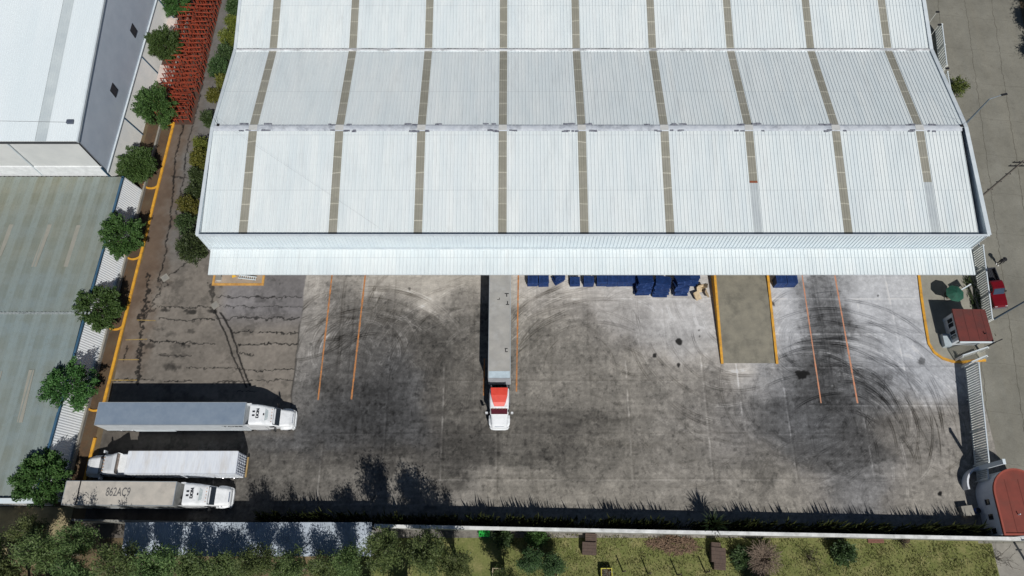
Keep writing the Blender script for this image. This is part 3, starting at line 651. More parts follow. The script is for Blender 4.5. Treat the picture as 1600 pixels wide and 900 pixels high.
while y < TY - .5:
    B_ = OX + .85; mb.add([(B_, y, 0), (B_ + .03, y + .06, 0), (B_ + .03, y + .16, 0), (B_, y + .22, 0), (B_, y + .3, 0), (OX, y, OZ - .1), (OX + .03, y + .06, OZ - .1), (OX + .03, y + .16, OZ - .1), (OX, y + .22, OZ - .1), (OX, y + .3, OZ - .1)],
           [(i, i + 1, i + 6, i + 5) for i in range(4)]); y += .3
shear(mb).build('side_cladding', mat('pale_blue_cladding', lin((236, 240, 242)), lin((228, 233, 237)), scale=.5, rough=.5), low)
shear(MB().box(OX - .3, OX - .02, 10, TY - .5, 0, OZ - .15)).build('wall', M_wall, low)
shear(MB().box(-100, OX + .1, 9.35, 9.9, OZ - .2, OZ + .3)).build('end_parapet', M_clad, low)
shear(MB().box(-100, OX, 9.5, 9.85, 0, OZ - .22)).build('wall', M_wall, low)
shear(MB().box(OX - .1, OX + .1, TY - .7, TY - .5, 0, OZ + .1)).build('corner_trim', M_clad, low)

# long plinth at the foot of the west buildings, and the yellow kerb
kb = shear(MB().box(-50.42, -50.2, 10, 88, 0, .5)).build('plinth_wall', M_conc); tag(kb, 'low grey concrete plinth along the foot of the west buildings', 'low wall')
kerb = empty('yellow_kerb', 'long yellow painted kerb with curved tree pockets along the west planting strip', 'kerb')
mb = MB()
ys = [11.4 + i * (62.0 - 11.4) / 60 for i in range(61)]
for a, b in zip(ys[:-1], ys[1:]):
    if 17.2 < a < 20.6: continue
    mb.hexa([(kx(a) - .18, a, 0), (kx(a) + .18, a, 0), (kx(b) + .18, b, 0), (kx(b) - .18, b, 0)], [(kx(a) - .16, a, .16), (kx(a) + .16, a, .16), (kx(b) + .16, b, .16), (kx(b) - .16, b, .16)])
mb.build('kerb_stone', M_yellow, kerb)
for py_ in (62.2, 51.9, 41.2, 31.4, 21.0):
    mb = MB(); c = (kx(py_) - .95, py_ + .5); N = 10
    for i in range(N):
        a0 = R(195 + 140 * i / N); a1 = R(195 + 140 * (i + 1) / N)
        q = lambda r, a, z: (c[0] + r * 1.2 * math.cos(a), c[1] + r * math.sin(a), z)
        mb.hexa([q(.78, a0, 0), q(1.02, a0, 0), q(1.02, a1, 0), q(.78, a1, 0)], [q(.8, a0, .15), q(1.0, a0, .15), q(1.0, a1, .15), q(.8, a1, .15)])
    mb.build('tree_pocket', M_yellow, kerb, fix=True)

# ================================================================== BOUNDARY WALL, SHED, HEDGE
def wy(x): return 7.03 - .0191 * (x + 14.1)
bw = empty('boundary_wall', 'long rendered boundary wall with a white coping along the south side of the yard', 'wall')
M_cope = mat('white_coping', lin((226, 228, 226)), lin((190, 192, 190)), scale=.9, rough=.7, dirt=lin((110, 110, 104)), dirt_amt=.5, dscale=1.2)
mb = MB(); mb.hexa([(-48.8, wy(-48.8) - .1, 0), (57.2, wy(57.2) - .1, 0), (57.2, wy(57.2) + .1, 0), (-48.8, wy(-48.8) + .1, 0)], [(-48.8, wy(-48.8) - .1, 2.9), (57.2, wy(57.2) - .1, 2.9), (57.2, wy(57.2) + .1, 2.9), (-48.8, wy(-48.8) + .1, 2.9)]); mb.build('wall', mat('grey_render', lin((150, 150, 144)), lin((120, 120, 114)), scale=.5, rough=.9), bw)
mb = MB(); mb.hexa([(-15.2, wy(-15.2) - .2, 2.9), (60, wy(60) - .2, 2.9), (60, wy(60) + .2, 2.9), (-15.2, wy(-15.2) + .2, 2.9)], [(-15.2, wy(-15.2) - .17, 3.02), (60, wy(60) - .17, 3.02), (60, wy(60) + .17, 3.02), (-15.2, wy(-15.2) + .17, 3.02)]); mb.build('coping', M_cope, bw)
shed = empty('lean_to_shed', 'lean-to shed with a blue-grey corrugated roof under trees behind the south wall', 'shed')
mb = MB(); ribbed(mb, -42.6, -15.4, [(3.9, 2.7), (7.4, 3.25)], .2, .035, .05, .14); mb.build('roof', mat('blue_grey_roof', lin((176, 186, 196)), lin((150, 160, 172)), scale=.8, rough=.5, dirt=lin((90, 98, 96)), dirt_amt=.5), shed)
MB().box(-42.5, -15.5, 4.1, 4.25, 0, 2.6).build('wall', M_wall, shed)
MB().box(-42.6, -42.45, 4.3, 7.0, 0, 2.5).build('end_wall', M_wall, shed); MB().box(-15.6, -15.45, 4.3, 6.7, 0, 2.5).build('end_wall', M_wall, shed)

# ------------------------------------------------------------------ plants
def leaves(mb, pts, ln, wd, rng, up=0.4):
    """small bent leaves at pts [(pos, outward)]"""
    for p, o in pts:
        d = (o + Vector((rng.gauss(0, .6), rng.gauss(0, .6), rng.gauss(0, .5)))).normalized()
        s = d.cross(Vector((rng.gauss(0, .5), rng.gauss(0, .5), 1))).normalized()
        l = ln * rng.uniform(.65, 1.3); ww = wd * rng.uniform(.7, 1.3); q = Vector(p)
        mb.add([q - d * l * .5, q + s * ww * .5, q + d * l * .5, q - s * ww * .5], [(0, 1, 2, 3)])
def dense_crown(seed, r, rz, n_clump=110, per=60, ln=.34, wd=.17, tipmax=1.0):
    rng = random.Random(seed); mb = MB()
    for _ in range(n_clump):
        z = rng.uniform(-.75, 1); a = rng.uniform(0, 2 * math.pi); q = math.sqrt(max(0, 1 - z * z)); k = rng.uniform(.55, 1.0) ** .5 * rng.uniform(.85, 1.12)
        o = Vector((q * math.cos(a), q * math.sin(a), z)); c = Vector((o.x * r * k, o.y * r * k, o.z * rz * k))
        tip = rng.uniform(.5, tipmax)
        pts = []
        for _ in range(per):
            t = rng.random(); w_ = .42 * (1 - .6 * t)
            p = c + o * (t * tip - .35) + Vector((rng.gauss(0, w_), rng.gauss(0, w_), rng.gauss(0, w_ * .8))) * .75
            pts.append((p, o))
        leaves(mb, pts, ln, wd, rng)
    return mb
def loose_crown(seed, r, z0, z1, n_br=26, per=150, ln=.42, wd=.11, droop=.25):
    rng = random.Random(seed); mb = MB(); br = MB()
    zm = z0 + (z1 - z0) * .35
    for k in range(n_br):
        a = rng.uniform(0, 2 * math.pi); e = rng.uniform(.1, 1.0); L = rng.uniform(.6, 1.05)
        tip = Vector((math.cos(a) * r * L * math.sqrt(1 - .75 * e * e), math.sin(a) * r * L * math.sqrt(1 - .75 * e * e), zm + (z1 - zm) * e * rng.uniform(.75, 1)))
        base = Vector((rng.gauss(0, .15), rng.gauss(0, .15), z0 * rng.uniform(.5, .95))); pr = base; prr = .09
        path = []
        for i in range(1, 7):
            t = i / 6; q = base.lerp(tip, t) + Vector((rng.gauss(0, .14), rng.gauss(0, .14), .5 * math.sin(math.pi * t) - droop * t * t)); rr = .09 * (1 - t) + .012
            br.tube(pr, q, prr, rr, 5); path.append((pr, q)); pr, prr = q, rr
        pts = []
        for _ in range(per):
            i = min(5, int(abs(rng.gauss(4.6, 1.5)))); a_, b_ = path[i]; t = rng.random(); sp = .28 + .28 * rng.random()
            p = a_.lerp(b_, t) + Vector((rng.gauss(0, sp), rng.gauss(0, sp), rng.gauss(0, sp * .7)))
            pts.append((p, ((b_ - a_).normalized() * .5 + Vector((rng.gauss(0, .7), rng.gauss(0, .7), -.1)))))
        leaves(mb, pts, ln, wd, rng)
    br.tube((0, 0, 0), (rng.gauss(0, .1), rng.gauss(0, .1), z0 * .9), .2, .12, 7)
    return mb, br
M_ficus = leaf_mat('ficus_leaf', (.03, .075, .018), (.09, .17, .045), .25)
M_oliveleaf = leaf_mat('olive_leaf', (.055, .092, .03), (.18, .24, .085), .35)
M_darkleaf = leaf_mat('dark_leaf', (.025, .05, .018), (.075, .12, .04), .2)
M_lime = leaf_mat('yellow_green_leaf', (.07, .09, .015), (.2, .2, .04), .3)
crown_meshes = [dense_crown(s, 2.5, z_, n_, 92, .28, .14, tp).mesh('crown', M_ficus) for s, z_, n_, tp in ((1, 1.9, 140, 1.2), (2, 2.1, 125, 1.4), (3, 1.7, 150, 1.1), (4, 2.2, 120, 1.3))]
trunk_mb = MB().tube((0, 0, 0), (.05, 0, 1.7), .16, .11, 8)
for a in range(6): trunk_mb.tube((.05, 0, 1.6), (1.3 * math.cos(a * 1.05), 1.3 * math.sin(a * 1.05), 3.4), .08, .025, 5)
trunk_me = trunk_mb.mesh('trunk', M_bark)
def ficus(px, py, sc, k, label):
    p = P(px + 2, py, 3.0 * sc); t = empty('street_tree', label, 'tree', (p.x, p.y, 0), random.uniform(0, 6), 'round trees in the west planting strip')
    t.scale = (sc * random.uniform(.92, 1.12), sc * random.uniform(.88, 1.06), sc * random.uniform(.9, 1.15))
    c = bpy.data.objects.new('crown', crown_meshes[k]); C.objects.link(c); c.parent = t; c.location = (0, 0, 3.1)
    u = bpy.data.objects.new('trunk', trunk_me); C.objects.link(u); u.parent = t
for i, (px, py, sc, lb) in enumerate(((272, 2, .8, 'dense green tree cut off by the top edge beside the orange racks'),
        (256, 72, .88, 'small dense green tree beside the orange racks and the second window of the grey wall'),
        (241, 166, 1.0, 'dense green tree at the south end of the orange racks'),
        (212, 258, .94, 'dense green tree in front of the corner between the tall and the low warehouse'),
        (190, 371, .92, 'dense green tree on the planting strip north of the olive roof ridge'),
        (153, 481, .96, 'dense green tree level with the white ridge line of the olive roof'),
        (111, 606, .94, 'dense green tree behind the rear of the grey-roofed trailer'),
        (66, 748, 1.05, 'big dense green tree at the south-east corner of the low olive-roofed warehouse'))):
    ficus(px, py, sc, (i * 3 + 1) % 4, lb)

# olive trees behind the south wall and by the shed
loose = []
for s in range(5):
    c, b = loose_crown(40 + s, 2.7, 3.2, 10.0, 30, 170); loose.append((c.mesh('crown', M_oliveleaf), b.mesh('trunk', M_palebark)))
dk = []
for s in range(2):
    c, b = loose_crown(60 + s, 2.2, 2.2, 8.5, 34, 190, .36, .12); dk.append((c.mesh('crown', M_darkleaf), b.mesh('trunk', M_bark)))
def ltree(x, y, h, wsc, pool, k, label, name='olive_tree', group='feathery trees along the south boundary'):
    t = empty(name, label, 'tree', (x, y, 0), random.uniform(0, 6.28), group); t.scale = (wsc * .92, wsc * .92, h / 10.0)
    a, b = pool[k % len(pool)]
    for nm, me in (('crown', a), ('trunk', b)):
        o = bpy.data.objects.new(nm, me); C.objects.link(o); o.parent = t
OL = [(-56.5, 4.0, 8.0, 1.0), (-52.6, 6.0, 6.5, .8), (-53.5, 1.2, 9.5, 1.1), (-48.8, 4.2, 10.6, .9), (-45.6, 5.2, 10.6, .72), (-44.6, 1.4, 11.5, .9), (-40.4, 2.9, 11.5, .85), (-36.4, 2.6, 11.2, .85), (-32.6, 2.4, 9.6, .9),
      (-29.4, 2.2, 8.6, .85), (-26.2, 3.1, 11.8, .72), (-23.0, 2.7, 10.6, .72), (-19.8, 2.2, 8.4, .8), (-16.8, 3.0, 11.0, .7), (-13.0, 4.2, 13.8, .86), (-8.6, 3.9, 13.0, .88), (-5.9, 2.9, 11.2, .7), (-.4, 1.4, 8.6, .6), (-11.2, -.6, 9.6, .9), (-15.4, -1.0, 9.0, .8), (-49.5, -1.2, 8.0, 1.0), (-57.6, -.5, 9.0, 1.0)]
where = ['in the bottom left corner of the photo', 'on the sandy patch south of the olive roof', 'second from the left in the bottom row', 'south of the number-marked trailer roof', 'small and bushy beside the rear of the number-marked trailer', 'at the bottom edge below the shed corner',
         'west of the shed roof', 'in front of the left end of the shed roof', 'over the left part of the shed roof', 'just right of the sunlit strip of shed roof', 'tall and narrow over the shed roof', 'at the bottom edge left of the middle of the shed roof', 'low at the bottom edge in the middle of the shed',
         'at the right half of the shed roof', 'tall and full at the right end of the shed roof', 'tall and full by the start of the white coping', 'left of the bright green box', 'below and right of the bright green box', 'half cut off under the tall pair by the coping', 'half cut off below the right end of the shed', 'half cut off in the bottom row near the number-marked trailer', 'half cut off at the extreme bottom left']
for i, ((x, y, h, s), wh) in enumerate(zip(OL, where)):
    ltree(x, y, h, s, loose, i, 'feathery pale olive tree ' + wh)
ltree(1.9, 3.4, 6.0, .62, dk, 0, 'dark green bushy tree right of the bright green box', 'dark_tree', 'dark bushy trees by the lawn')
ltree(4.3, 3.0, 5.5, .6, dk, 1, 'dark green bushy tree at the left end of the open lawn', 'dark_tree', 'dark bushy trees by the lawn')
ltree(28.6, -2.4, 9.5, .7, dk, 1, 'tall dark tree standing past the bottom edge by the dry bush', 'dark_tree', 'dark bushy trees by the lawn')
for i, (x, y, h) in enumerate(((79.6, 72.0, 8.5), (80.6, 77.0, 9.5), (81.4, 82.0, 10), (82.2, 87, 10))):
    ltree(x, y, h, 1.05, dk, i, ['dark tree over the east kerb of the street, southernmost of its row', 'dark tree over the east kerb, second from the south', 'dark tree over the east kerb at the top right edge', 'dark tree over the east kerb, northernmost of its row'][i], 'dark_tree', 'dark trees along the far side of the street')

# reed hedge inside the wall
rng = random.Random(9); mb = MB()
for _ in range(5200):
    x = rng.uniform(-29, 54.2); dens = .55 + .45 * math.sin(x * .9) * math.sin(x * .37 + 1)
    if rng.random() > dens * .8 + .25: continue
    y = wy(x) + rng.uniform(.3, 1.35); h = rng.uniform(.7, 2.0) if rng.random() < .62 else rng.uniform(2.2, 3.5) * (.75 + .3 * dens)
    dx, dy = rng.gauss(0, .22), rng.gauss(.12, .22); a = rng.uniform(0, 3.14); wd = rng.uniform(.05, .12)
    s = Vector((math.cos(a), math.sin(a), 0)) * wd; b = Vector((x, y, 0)); m_ = Vector((x + dx * .5, y + dy * .5, h * .6)); t_ = Vector((x + dx * 1.3, y + dy * 1.3, h))
    mb.add([b - s * .6, b + s * .6, m_ + s, m_ - s, t_], [(0, 1, 2, 3), (3, 2, 4)])
hd = mb.build('reed_hedge', leaf_mat('reed_leaf', (.025, .045, .012), (.09, .11, .035), .2)); tag(hd, 'dark reedy hedge growing in the shade inside the south wall', 'hedge', kind='stuff')
# taller spiky plant above the hedge
def spiky(x, y, h, n, ln, label, m, name='yucca', e0=-.2, e1=1.35):
    t = empty(name, label, 'plant', (x, y, 0)); rg = random.Random(int(x * 10)); MB().tube((0, 0, 0), (0, 0, h), .14, .1, 7).build('trunk', M_bark, t); mb = MB()
    for _ in range(n):
        a = rg.uniform(0, 6.28); e = rg.uniform(e0, e1); d = Vector((math.cos(a) * math.cos(e), math.sin(a) * math.cos(e), math.sin(e))); s = d.cross(Vector((0, 0, 1))).normalized() * .05
        b = Vector((0, 0, h)); L = ln * rg.uniform(.7, 1.1); q = b + d * L * .6 + Vector((0, 0, .1)); e_ = b + d * L - Vector((0, 0, L * .25))
        mb.add([b - s, b + s, q + s, q - s, e_], [(0, 1, 2, 3), (3, 2, 4)])
    mb.build('crown', m, t)
spiky(22.4, 7.35, .9, 130, 3.7, 'tall dark plume of reeds rising out of the hedge', leaf_mat('plume_leaf', (.01, .02, .008), (.03, .045, .015)), 'reed_clump', 1.05, 1.5)
# shrubs along the west wall of the warehouse
def shrub(px, py, z, r, rz, m, label, group, seed, name='shrub', n=55):
    p = P(px, py, z); t = empty(name, label, 'shrub', (p.x, p.y, 0), 0, group)
    o = dense_crown(seed, r, rz, n, 46, .3, .12).build('crown', m, t); o.location = (0, 0, max(rz * .8, z)); MB().tube((0, 0, 0), (0, 0, max(rz, z)), .07, .04).build('trunk', M_bark, t)
shrub(300, 388, 1.8, 1.6, 2.0, M_darkleaf, 'big dark rounded shrub at the south-west corner of the warehouse', 'shrubs along the west wall of the warehouse', 71, n=80)
shrub(296, 322, 1.6, .85, 1.8, M_lime, 'tall yellow-green shrub north of the big dark corner shrub', 'shrubs along the west wall of the warehouse', 72)
shrub(304, 300, 1.2, .8, 1.1, M_darkleaf, 'dark low shrub between two yellow-green shrubs', 'shrubs along the west wall of the warehouse', 77, n=40)
shrub(314, 252, 1.8, .95, 2.2, M_lime, 'tallest yellow-green shrub beside the lane crack', 'shrubs along the west wall of the warehouse', 73)
shrub(340, 105, 1.4, 1.3, 1.4, M_darkleaf, 'broad dark green shrub by the lane near the roof valley', 'shrubs along the west wall of the warehouse', 74)
shrub(348, 128, 1.2, .6, 1.2, M_lime, 'small bright yellow-green shrub below the broad dark one', 'shrubs along the west wall of the warehouse', 75, n=36)
shrub(358, 62, 1.6, .9, 1.7, M_lime, 'long yellow-green shrub beside the roof valley end', 'shrubs along the west wall of the warehouse', 76)
shrub(367, 12, 1.6, .9, 1.6, M_darkleaf, 'dark shrub at the top edge beside the warehouse wall', 'shrubs along the west wall of the warehouse', 78)
for i, (px, py, z, r, rz, m, lb) in enumerate(((316, 228, 1.6, .7, 1.6, M_lime, 'slim yellow-green shrub just below the west end of the roof ridge'), (326, 186, 1.2, .7, 1.0, M_darkleaf, 'low dark shrub at the west end of the roof ridge'), (334, 150, 1.2, .6, 1.1, M_lime, 'small yellow-green shrub between the ridge end and the broad dark shrub'),
        (352, 84, 1.4, 1.0, 1.4, M_darkleaf, 'dark green shrub between the two yellow-green ones near the valley'), (364, 38, 1.5, .8, 1.6, M_lime, 'yellow-green shrub below the dark one at the top edge'), (291, 350, 1.4, 1.1, 1.6, M_darkleaf, 'dark green shrub touching the tall yellow-green one beside the big corner shrub'), (308, 276, 1.5, .8, 1.5, M_darkleaf, 'dark shrub beneath the tallest yellow-green one'))):
    shrub(px, py, z, r, rz, m, lb, 'shrubs along the west wall of the warehouse', 300 + i, n=46)
# red flowering ground cover in that bed
rng = random.Random(4); mb = MB()
for _ in range(3600):
    y = rng.uniform(52, 90); x = rng.uniform(-41.4, -38.3)
    if (math.sin(y * .8) + math.sin(y * .33 + 2)) < -.2: continue
    p = Vector((x, y, rng.uniform(.1, .5))); leaves(mb, [(p, Vector((0, 0, 1)))], .25, .14, rng)
tag(mb.build('red_ground_cover', leaf_mat('red_bract', (.28, .07, .04), (.5, .17, .1), .2)), 'reddish flowering ground cover in the bed beside the warehouse', 'ground cover', kind='stuff')

# ================================================================== ORANGE RACKS
M_orange = mat('orange_steel', lin((164, 72, 47)), lin((116, 54, 40)), scale=1.2, rough=.6)
def make_rack():
    t = empty('steel_rack', 'orange steel pallet rack standing among identical racks beside the west lane', 'rack', (0, 0, 0), 0, 'orange pallet racks stored beside the lane')
    for x in (-1.1, 0, 1.1):
        for y in (-.45, .45): MB().box(x - .05, x + .05, y - .05, y + .05, 0, 2.6).build('post', M_orange, t)
    for z in (.7, 1.6, 2.5):
        mb = MB()
        for y in (-.45, .45): mb.box(-1.15, 1.15, y - .04, y + .035, z - .05, z + .05)
        mb.build('beam', M_orange, t)
    for x in (-1.1, 1.1):
        mb = MB()
        for k in range(3): mb.tube((x, -.45 if k % 2 else .45, .2 + k * .75), (x, .45 if k % 2 else -.45, .95 + k * .75), .03, n=4)
        mb.build('brace', M_orange, t)
    return t
rk = make_rack(); random.seed(11); i = 0
for row in range(17):
    y = 62.8 + row * 1.62
    for colx in (0, 1):
        x = -49.2 + .03 * (y - 62) + colx * 2.4 + (0 if row > 2 else -.2)
        if row < 2 and colx == 0 and row == 0: x += .6
        o = rk if i == 0 else copy_tree(rk); i += 1
        o.location = (x + random.uniform(-.15, .15), y + random.uniform(-.15, .15), .01); o.rotation_euler = (random.uniform(-.03, .03), 0, random.uniform(-.07, .07))
M_tarp = mat('pale_sheeting', lin((206, 190, 184)), lin((180, 168, 160)), scale=2, rough=.8)
for (px, py, l) in ((274, 40, 'pale sheet stack beside the northern racks'), (262, 116, 'pale sheet stack beside the southern racks')):
    p = P(px, py, .8); t = empty('sheet_stack', l + ' against the west wall', 'sheets', (p.x - .6, p.y, 0)); mb = MB()
    for k in range(6): mb.box(-.7 + random.uniform(-.1, .1), .7 + random.uniform(-.1, .1), -1.3, 1.3 + random.uniform(-.2, .2), k * .18, k * .18 + .16)
    mb.build('sheets', M_tarp, t)

# ================================================================== TRUCKS
def rr(x, hw, z0, z1, r=.25, rb=.06, n=4):
    """ring across the vehicle: rounded top corners"""
    pts = [(x, -hw, z0 + rb), (x, -hw + rb, z0), (x, hw - rb, z0), (x, hw, z0 + rb)]
    r = min(r, hw * .9, (z1 - z0) * .9)
    for i in range(n + 1):
        a = (math.pi / 2) * i / n; pts.append((x, hw - r + r * math.cos(a), z1 - r + r * math.sin(a)))
    for i in range(n + 1):
        a = math.pi / 2 + (math.pi / 2) * i / n; pts.append((x, -hw + r + r * math.cos(a), z1 - r + r * math.sin(a)))
    return pts
def wheel(t, x, y, r=.5, wd=.28):
    wh = MB().tube((x, y - wd / 2, r), (x, y + wd / 2, r), r, n=20).build('wheel', M_tyre, t)
    s = 1 if y > 0 else -1
    MB().tube((x, y + s * (wd / 2 - .02), r), (x, y + s * (wd / 2 + .03), r), r * .55, r * .5, 14).build('rim', M_chrome, wh)
def chassis(t, L, two=True):
    MB().box(.3, L - .2, -.5, -.36, .85, 1.12).box(.3, L - .2, .36, .5, .85, 1.12).build('chassis', M_black, t)
    for x in (1.3, 2.6):
        for y in (-1.12, -.82, .82, 1.12): wheel(t, x, y)
    MB().box(L - 3.2, L - 3.0, -.9, -.78, .1, 1.1).box(L - 3.2, L - 3.0, .78, .9, .1, 1.1).build('landing_leg', M_black, t)
def box_trailer(t, L, H, hw, m_roof, m_side, lip=True):
    tr = MB().box(0, L, -hw, hw, 1.15, H).build('trailer', m_side, t)
    MB().box(.04, L - .04, -hw + .05, hw - .05, H, H + .03).build('roof_sheet', m_roof, tr)
    mb = MB(); q_ = .5
    while q_ < L - .3: mb.box(q_, q_ + .035, -hw + .06, hw - .06, H + .03, H + .038); q_ += .62
    mb.build('roof_seam', m_roof, tr)
    mb = MB()
    mb.box(0, L, -hw - .01, -hw + .05, H - .06, H + .045); mb.box(0, L, hw - .05, hw + .01, H - .06, H + .045)
    mb.box(-.01, .05, -hw, hw, H - .1, H + .04); mb.box(L - .06, L + .01, -hw, hw, H - .08, H + .04)
    mb.build('top_rail', mat('rail_metal', lin((150, 158, 164)), rough=.4), tr)
    mb = MB().box(.05, L - .05, -hw - .02, -hw + .01, 1.12, 1.32).box(.05, L - .05, hw - .01, hw + .02, 1.12, 1.32); mb.build('side_rail', M_trim, tr)
    for y0, y1 in ((-hw + .05, -.02), (.02, hw - .05)):
        d = MB().box(-.05, 0, y0, y1, 1.2, H - .12).build('door', m_side, tr)
        mb = MB()
        for yy in (y0 + .25, y1 - .25): mb.tube((-.08, yy, 1.2), (-.08, yy, H - .15), .025)
        mb.build('lock_bar', M_chrome, d)
    MB().box(.05, .15, -1.1, 1.1, .45, .58).box(.1, .2, -.6, -.5, .5, 1.15).box(.1, .2, .5, .6, .5, 1.15).build('bumper', M_black, tr)
    return tr
M_headlamp = mat('headlamp_glass', (.6, .62, .64), rough=.1)
def tractor(t, x0, k=1.0, roof_m=None, hi=True, hood_len=1.95, hood_m=None, cab_m=None, deflector_open=False):
    cab_m = cab_m or M_white; hood_m = hood_m or M_white
    X = lambda v: x0 + v * k
    MB().box(X(-3.4), X(4.8), -.45, -.32, .7, .98).box(X(-3.4), X(4.8), .32, .45, .7, .98).build('frame_rail', M_black, t)
    for x in (-2.4, -1.1):
        for y in (-1.08, -.78, .78, 1.08): wheel(t, X(x), y)
    for y in (-1.02, 1.02): wheel(t, X(4.0), y, .5, .32)
    for y in (-1, 1): MB().tube((X(.1), y * .98, .78), (X(1.9), y * .98, .78), .32, n=14).build('fuel_tank', M_chrome, t)
    if hi:
        S = [rr(X(.0), 1.24, .95, 3.92, .3), rr(X(.9), 1.23, .95, 3.88, .35), rr(X(1.7), 1.2, .95, 3.66, .45), rr(X(2.3), 1.16, .95, 3.3, .5), rr(X(2.75), 1.13, .95, 2.92, .35), rr(X(3.0), 1.1, .95, 2.7, .25), rr(X(3.5), 1.06, .95, 2.02, .15)]
    elif deflector_open:
        S = [rr(X(.0), 1.2, .95, 2.75, .2), rr(X(1.6), 1.2, .95, 2.75, .2), rr(X(2.6), 1.15, .95, 2.72, .25), rr(X(2.9), 1.12, .95, 2.6, .25), rr(X(3.5), 1.06, .95, 2.0, .15)]
    else:
        S = [rr(X(.0), 1.16, .95, 2.95, .25), rr(X(1.6), 1.16, .95, 2.95, .25), rr(X(2.45), 1.13, .95, 2.85, .25), rr(X(2.65), 1.1, .95, 2.7, .2), rr(X(3.2), 1.06, .95, 2.0, .15)]
    cab = MB().loft(S).build('cab', cab_m, t, smooth=False, fix=True)
    if hi:
        for y in (-1, 1):
            MB().hexa([(X(-.75), y * 1.2 - .03, 1.1), (X(.1), y * 1.2 - .03, 1.1), (X(.1), y * 1.24 + .03, 1.1), (X(-.75), y * 1.27 + .03, 1.1)], [(X(-.6), y * 1.2 - .03, 3.75), (X(.1), y * 1.2 - .03, 3.92), (X(.1), y * 1.24 + .03, 3.92), (X(-.6), y * 1.25 + .03, 3.75)]).build('side_fairing', cab_m, t, fix=True)
        MB().box(X(1.75), X(1.9), -.09, .09, 3.62, 3.72).build('roof_vent', M_black, cab)
        MB().quad((X(2.3), -.5, 3.34), (X(2.3), .5, 3.34), (X(1.95), .7, 3.55), (X(1.95), -.7, 3.55)).build('roof_window', mat('smoke_plastic', lin((186, 195, 196)), lin((160, 172, 176)), scale=3, rough=.3), cab)
    if deflector_open:
        S = [rr(X(.75), 1.18, 2.7, 3.95, .3), rr(X(1.25), 1.14, 2.7, 3.75, .4), rr(X(1.9), 1.06, 2.7, 3.3, .4), rr(X(2.6), .95, 2.66, 2.84, .12)]
        MB().loft(S, cap=False).build('air_deflector', cab_m, t, fix=True)
        MB().add([tuple(v) for v in rr(X(1.0), 1.1, 2.77, 3.8, .3)], [tuple(range(len(S[0])))]).build('deflector_brace', mat('beige_liner', lin((178, 160, 146)), lin((120, 108, 100)), scale=2), t)
    if roof_m:
        S = [[(X(a), -b, z0) for b, z0 in ((1.02 * k, 2.96), (1.0 * k, zt), (-1.0 * k, zt), (-1.02 * k, 2.96))] for a, k, zt in ((.05, 1, 3.5), (1.0, .95, 3.42), (1.9, .75, 3.2), (2.4, .56, 3.0))]
        MB().loft(S).build('roof_fairing', roof_m, t, fix=True)
    ws = [(2.80, 1.0, 2.78), (3.47, .98, 2.08)] if (hi or deflector_open) else [(2.62, .98, 2.76), (3.16, .96, 2.06)]
    (a, w0, za), (b, w1, zb) = ws
    o_ = .05
    MB().hexa([(X(b), -w1, zb - .02), (X(b), w1, zb - .02), (X(a), w0, za - .02), (X(a), -w0, za - .02)][::1], [(X(b) + o_, -w1, zb + o_), (X(b) + o_, w1, zb + o_), (X(a) + o_, w0, za + o_), (X(a) + o_, -w0, za + o_)]).build('windscreen', M_glass if not roof_m else mat('reddish_glass', (.09, .02, .03), rough=.1, spec=.8), cab, fix=True)
    for y in (-1, 1):
        MB().box(X(2.2), X(3.0), y * 1.1 - .06, y * 1.1 + .06, 1.95, 2.55).build('side_window', M_glass, cab)
    hx = 3.45 if (hi or deflector_open) else 3.15
    he = hx + hood_len
    S = [rr(X(hx - .15), 1.05, .9, 2.02, .22), rr(X(hx + .6), 1.0, .9, 1.93, .3), rr(X(hx + 1.3), .97, .85, 1.78, .32), rr(X(he - .15), .92, .75, 1.52, .3), rr(X(he), .85, .7, 1.3, .25)]
    hood = MB().loft(S).build('hood', hood_m, t, fix=True)
    for y in (-1, 1):
        S = [[(X(hx + .0 + .0), y * 1.24, .8), (X(hx + .0), y * 1.24, 1.18), (X(hx), y * .85, 1.42), (X(hx), y * .85, .8)], [(X(hx + .5), y * 1.26, 1.0), (X(hx + .5), y * 1.26, 1.3), (X(hx + .5), y * .85, 1.55), (X(hx + .5), y * .85, 1.0)],
             [(X(hx + 1.1), y * 1.24, 1.0), (X(hx + 1.1), y * 1.24, 1.25), (X(hx + 1.1), y * .85, 1.5), (X(hx + 1.1), y * .85, 1.0)], [(X(he - .12), y * 1.08, .7), (X(he - .12), y * 1.08, 1.05), (X(he - .12), y * .8, 1.2), (X(he - .12), y * .8, .7)]]
        MB().loft(S).build('fender', hood_m, t, fix=True)
        MB().box(X(he - .32), X(he - .06), y * .96 - .12, y * .96 + .12, .95, 1.16).build('headlight', M_headlamp, t)
        m_ = MB().box(X(3.0), X(3.12), y * 1.5 - .14, y * 1.5 + .14, 1.75, 2.5).build('mirror', hood_m if not hi else M_black, t)
        MB().tube((X(2.95), y * 1.1, 2.2), (X(3.05), y * 1.4, 2.2), .03, n=5).tube((X(2.95), y * 1.1, 1.8), (X(3.05), y * 1.4, 1.85), .03, n=5).build('mirror_arm', M_black, m_)
    gz = 1.545
    MB().quad((X(he - .1), -.55, 1.5), (X(he - .1), .55, 1.5), (X(he - .5), .6, 1.70), (X(he - .5), -.6, 1.70)).build('grille', mat('grey_grille', lin((104, 118, 140)), lin((70, 82, 100)), scale=8, rough=.4), hood)
    S = [[(X(he - .25), y, z) for y, z in ((-1.18, .4), (1.18, .4), (1.18, .78), (-1.18, .78))], [(X(he + .03), y, z) for y, z in ((-1.0, .42), (1.0, .42), (1.0, .76), (-1.0, .76))], [(X(he + .12), y, z) for y, z in ((-.6, .44), (.6, .44), (.6, .74), (-.6, .74))]]
    MB().loft(S).build('bumper', hood_m, t, fix=True)
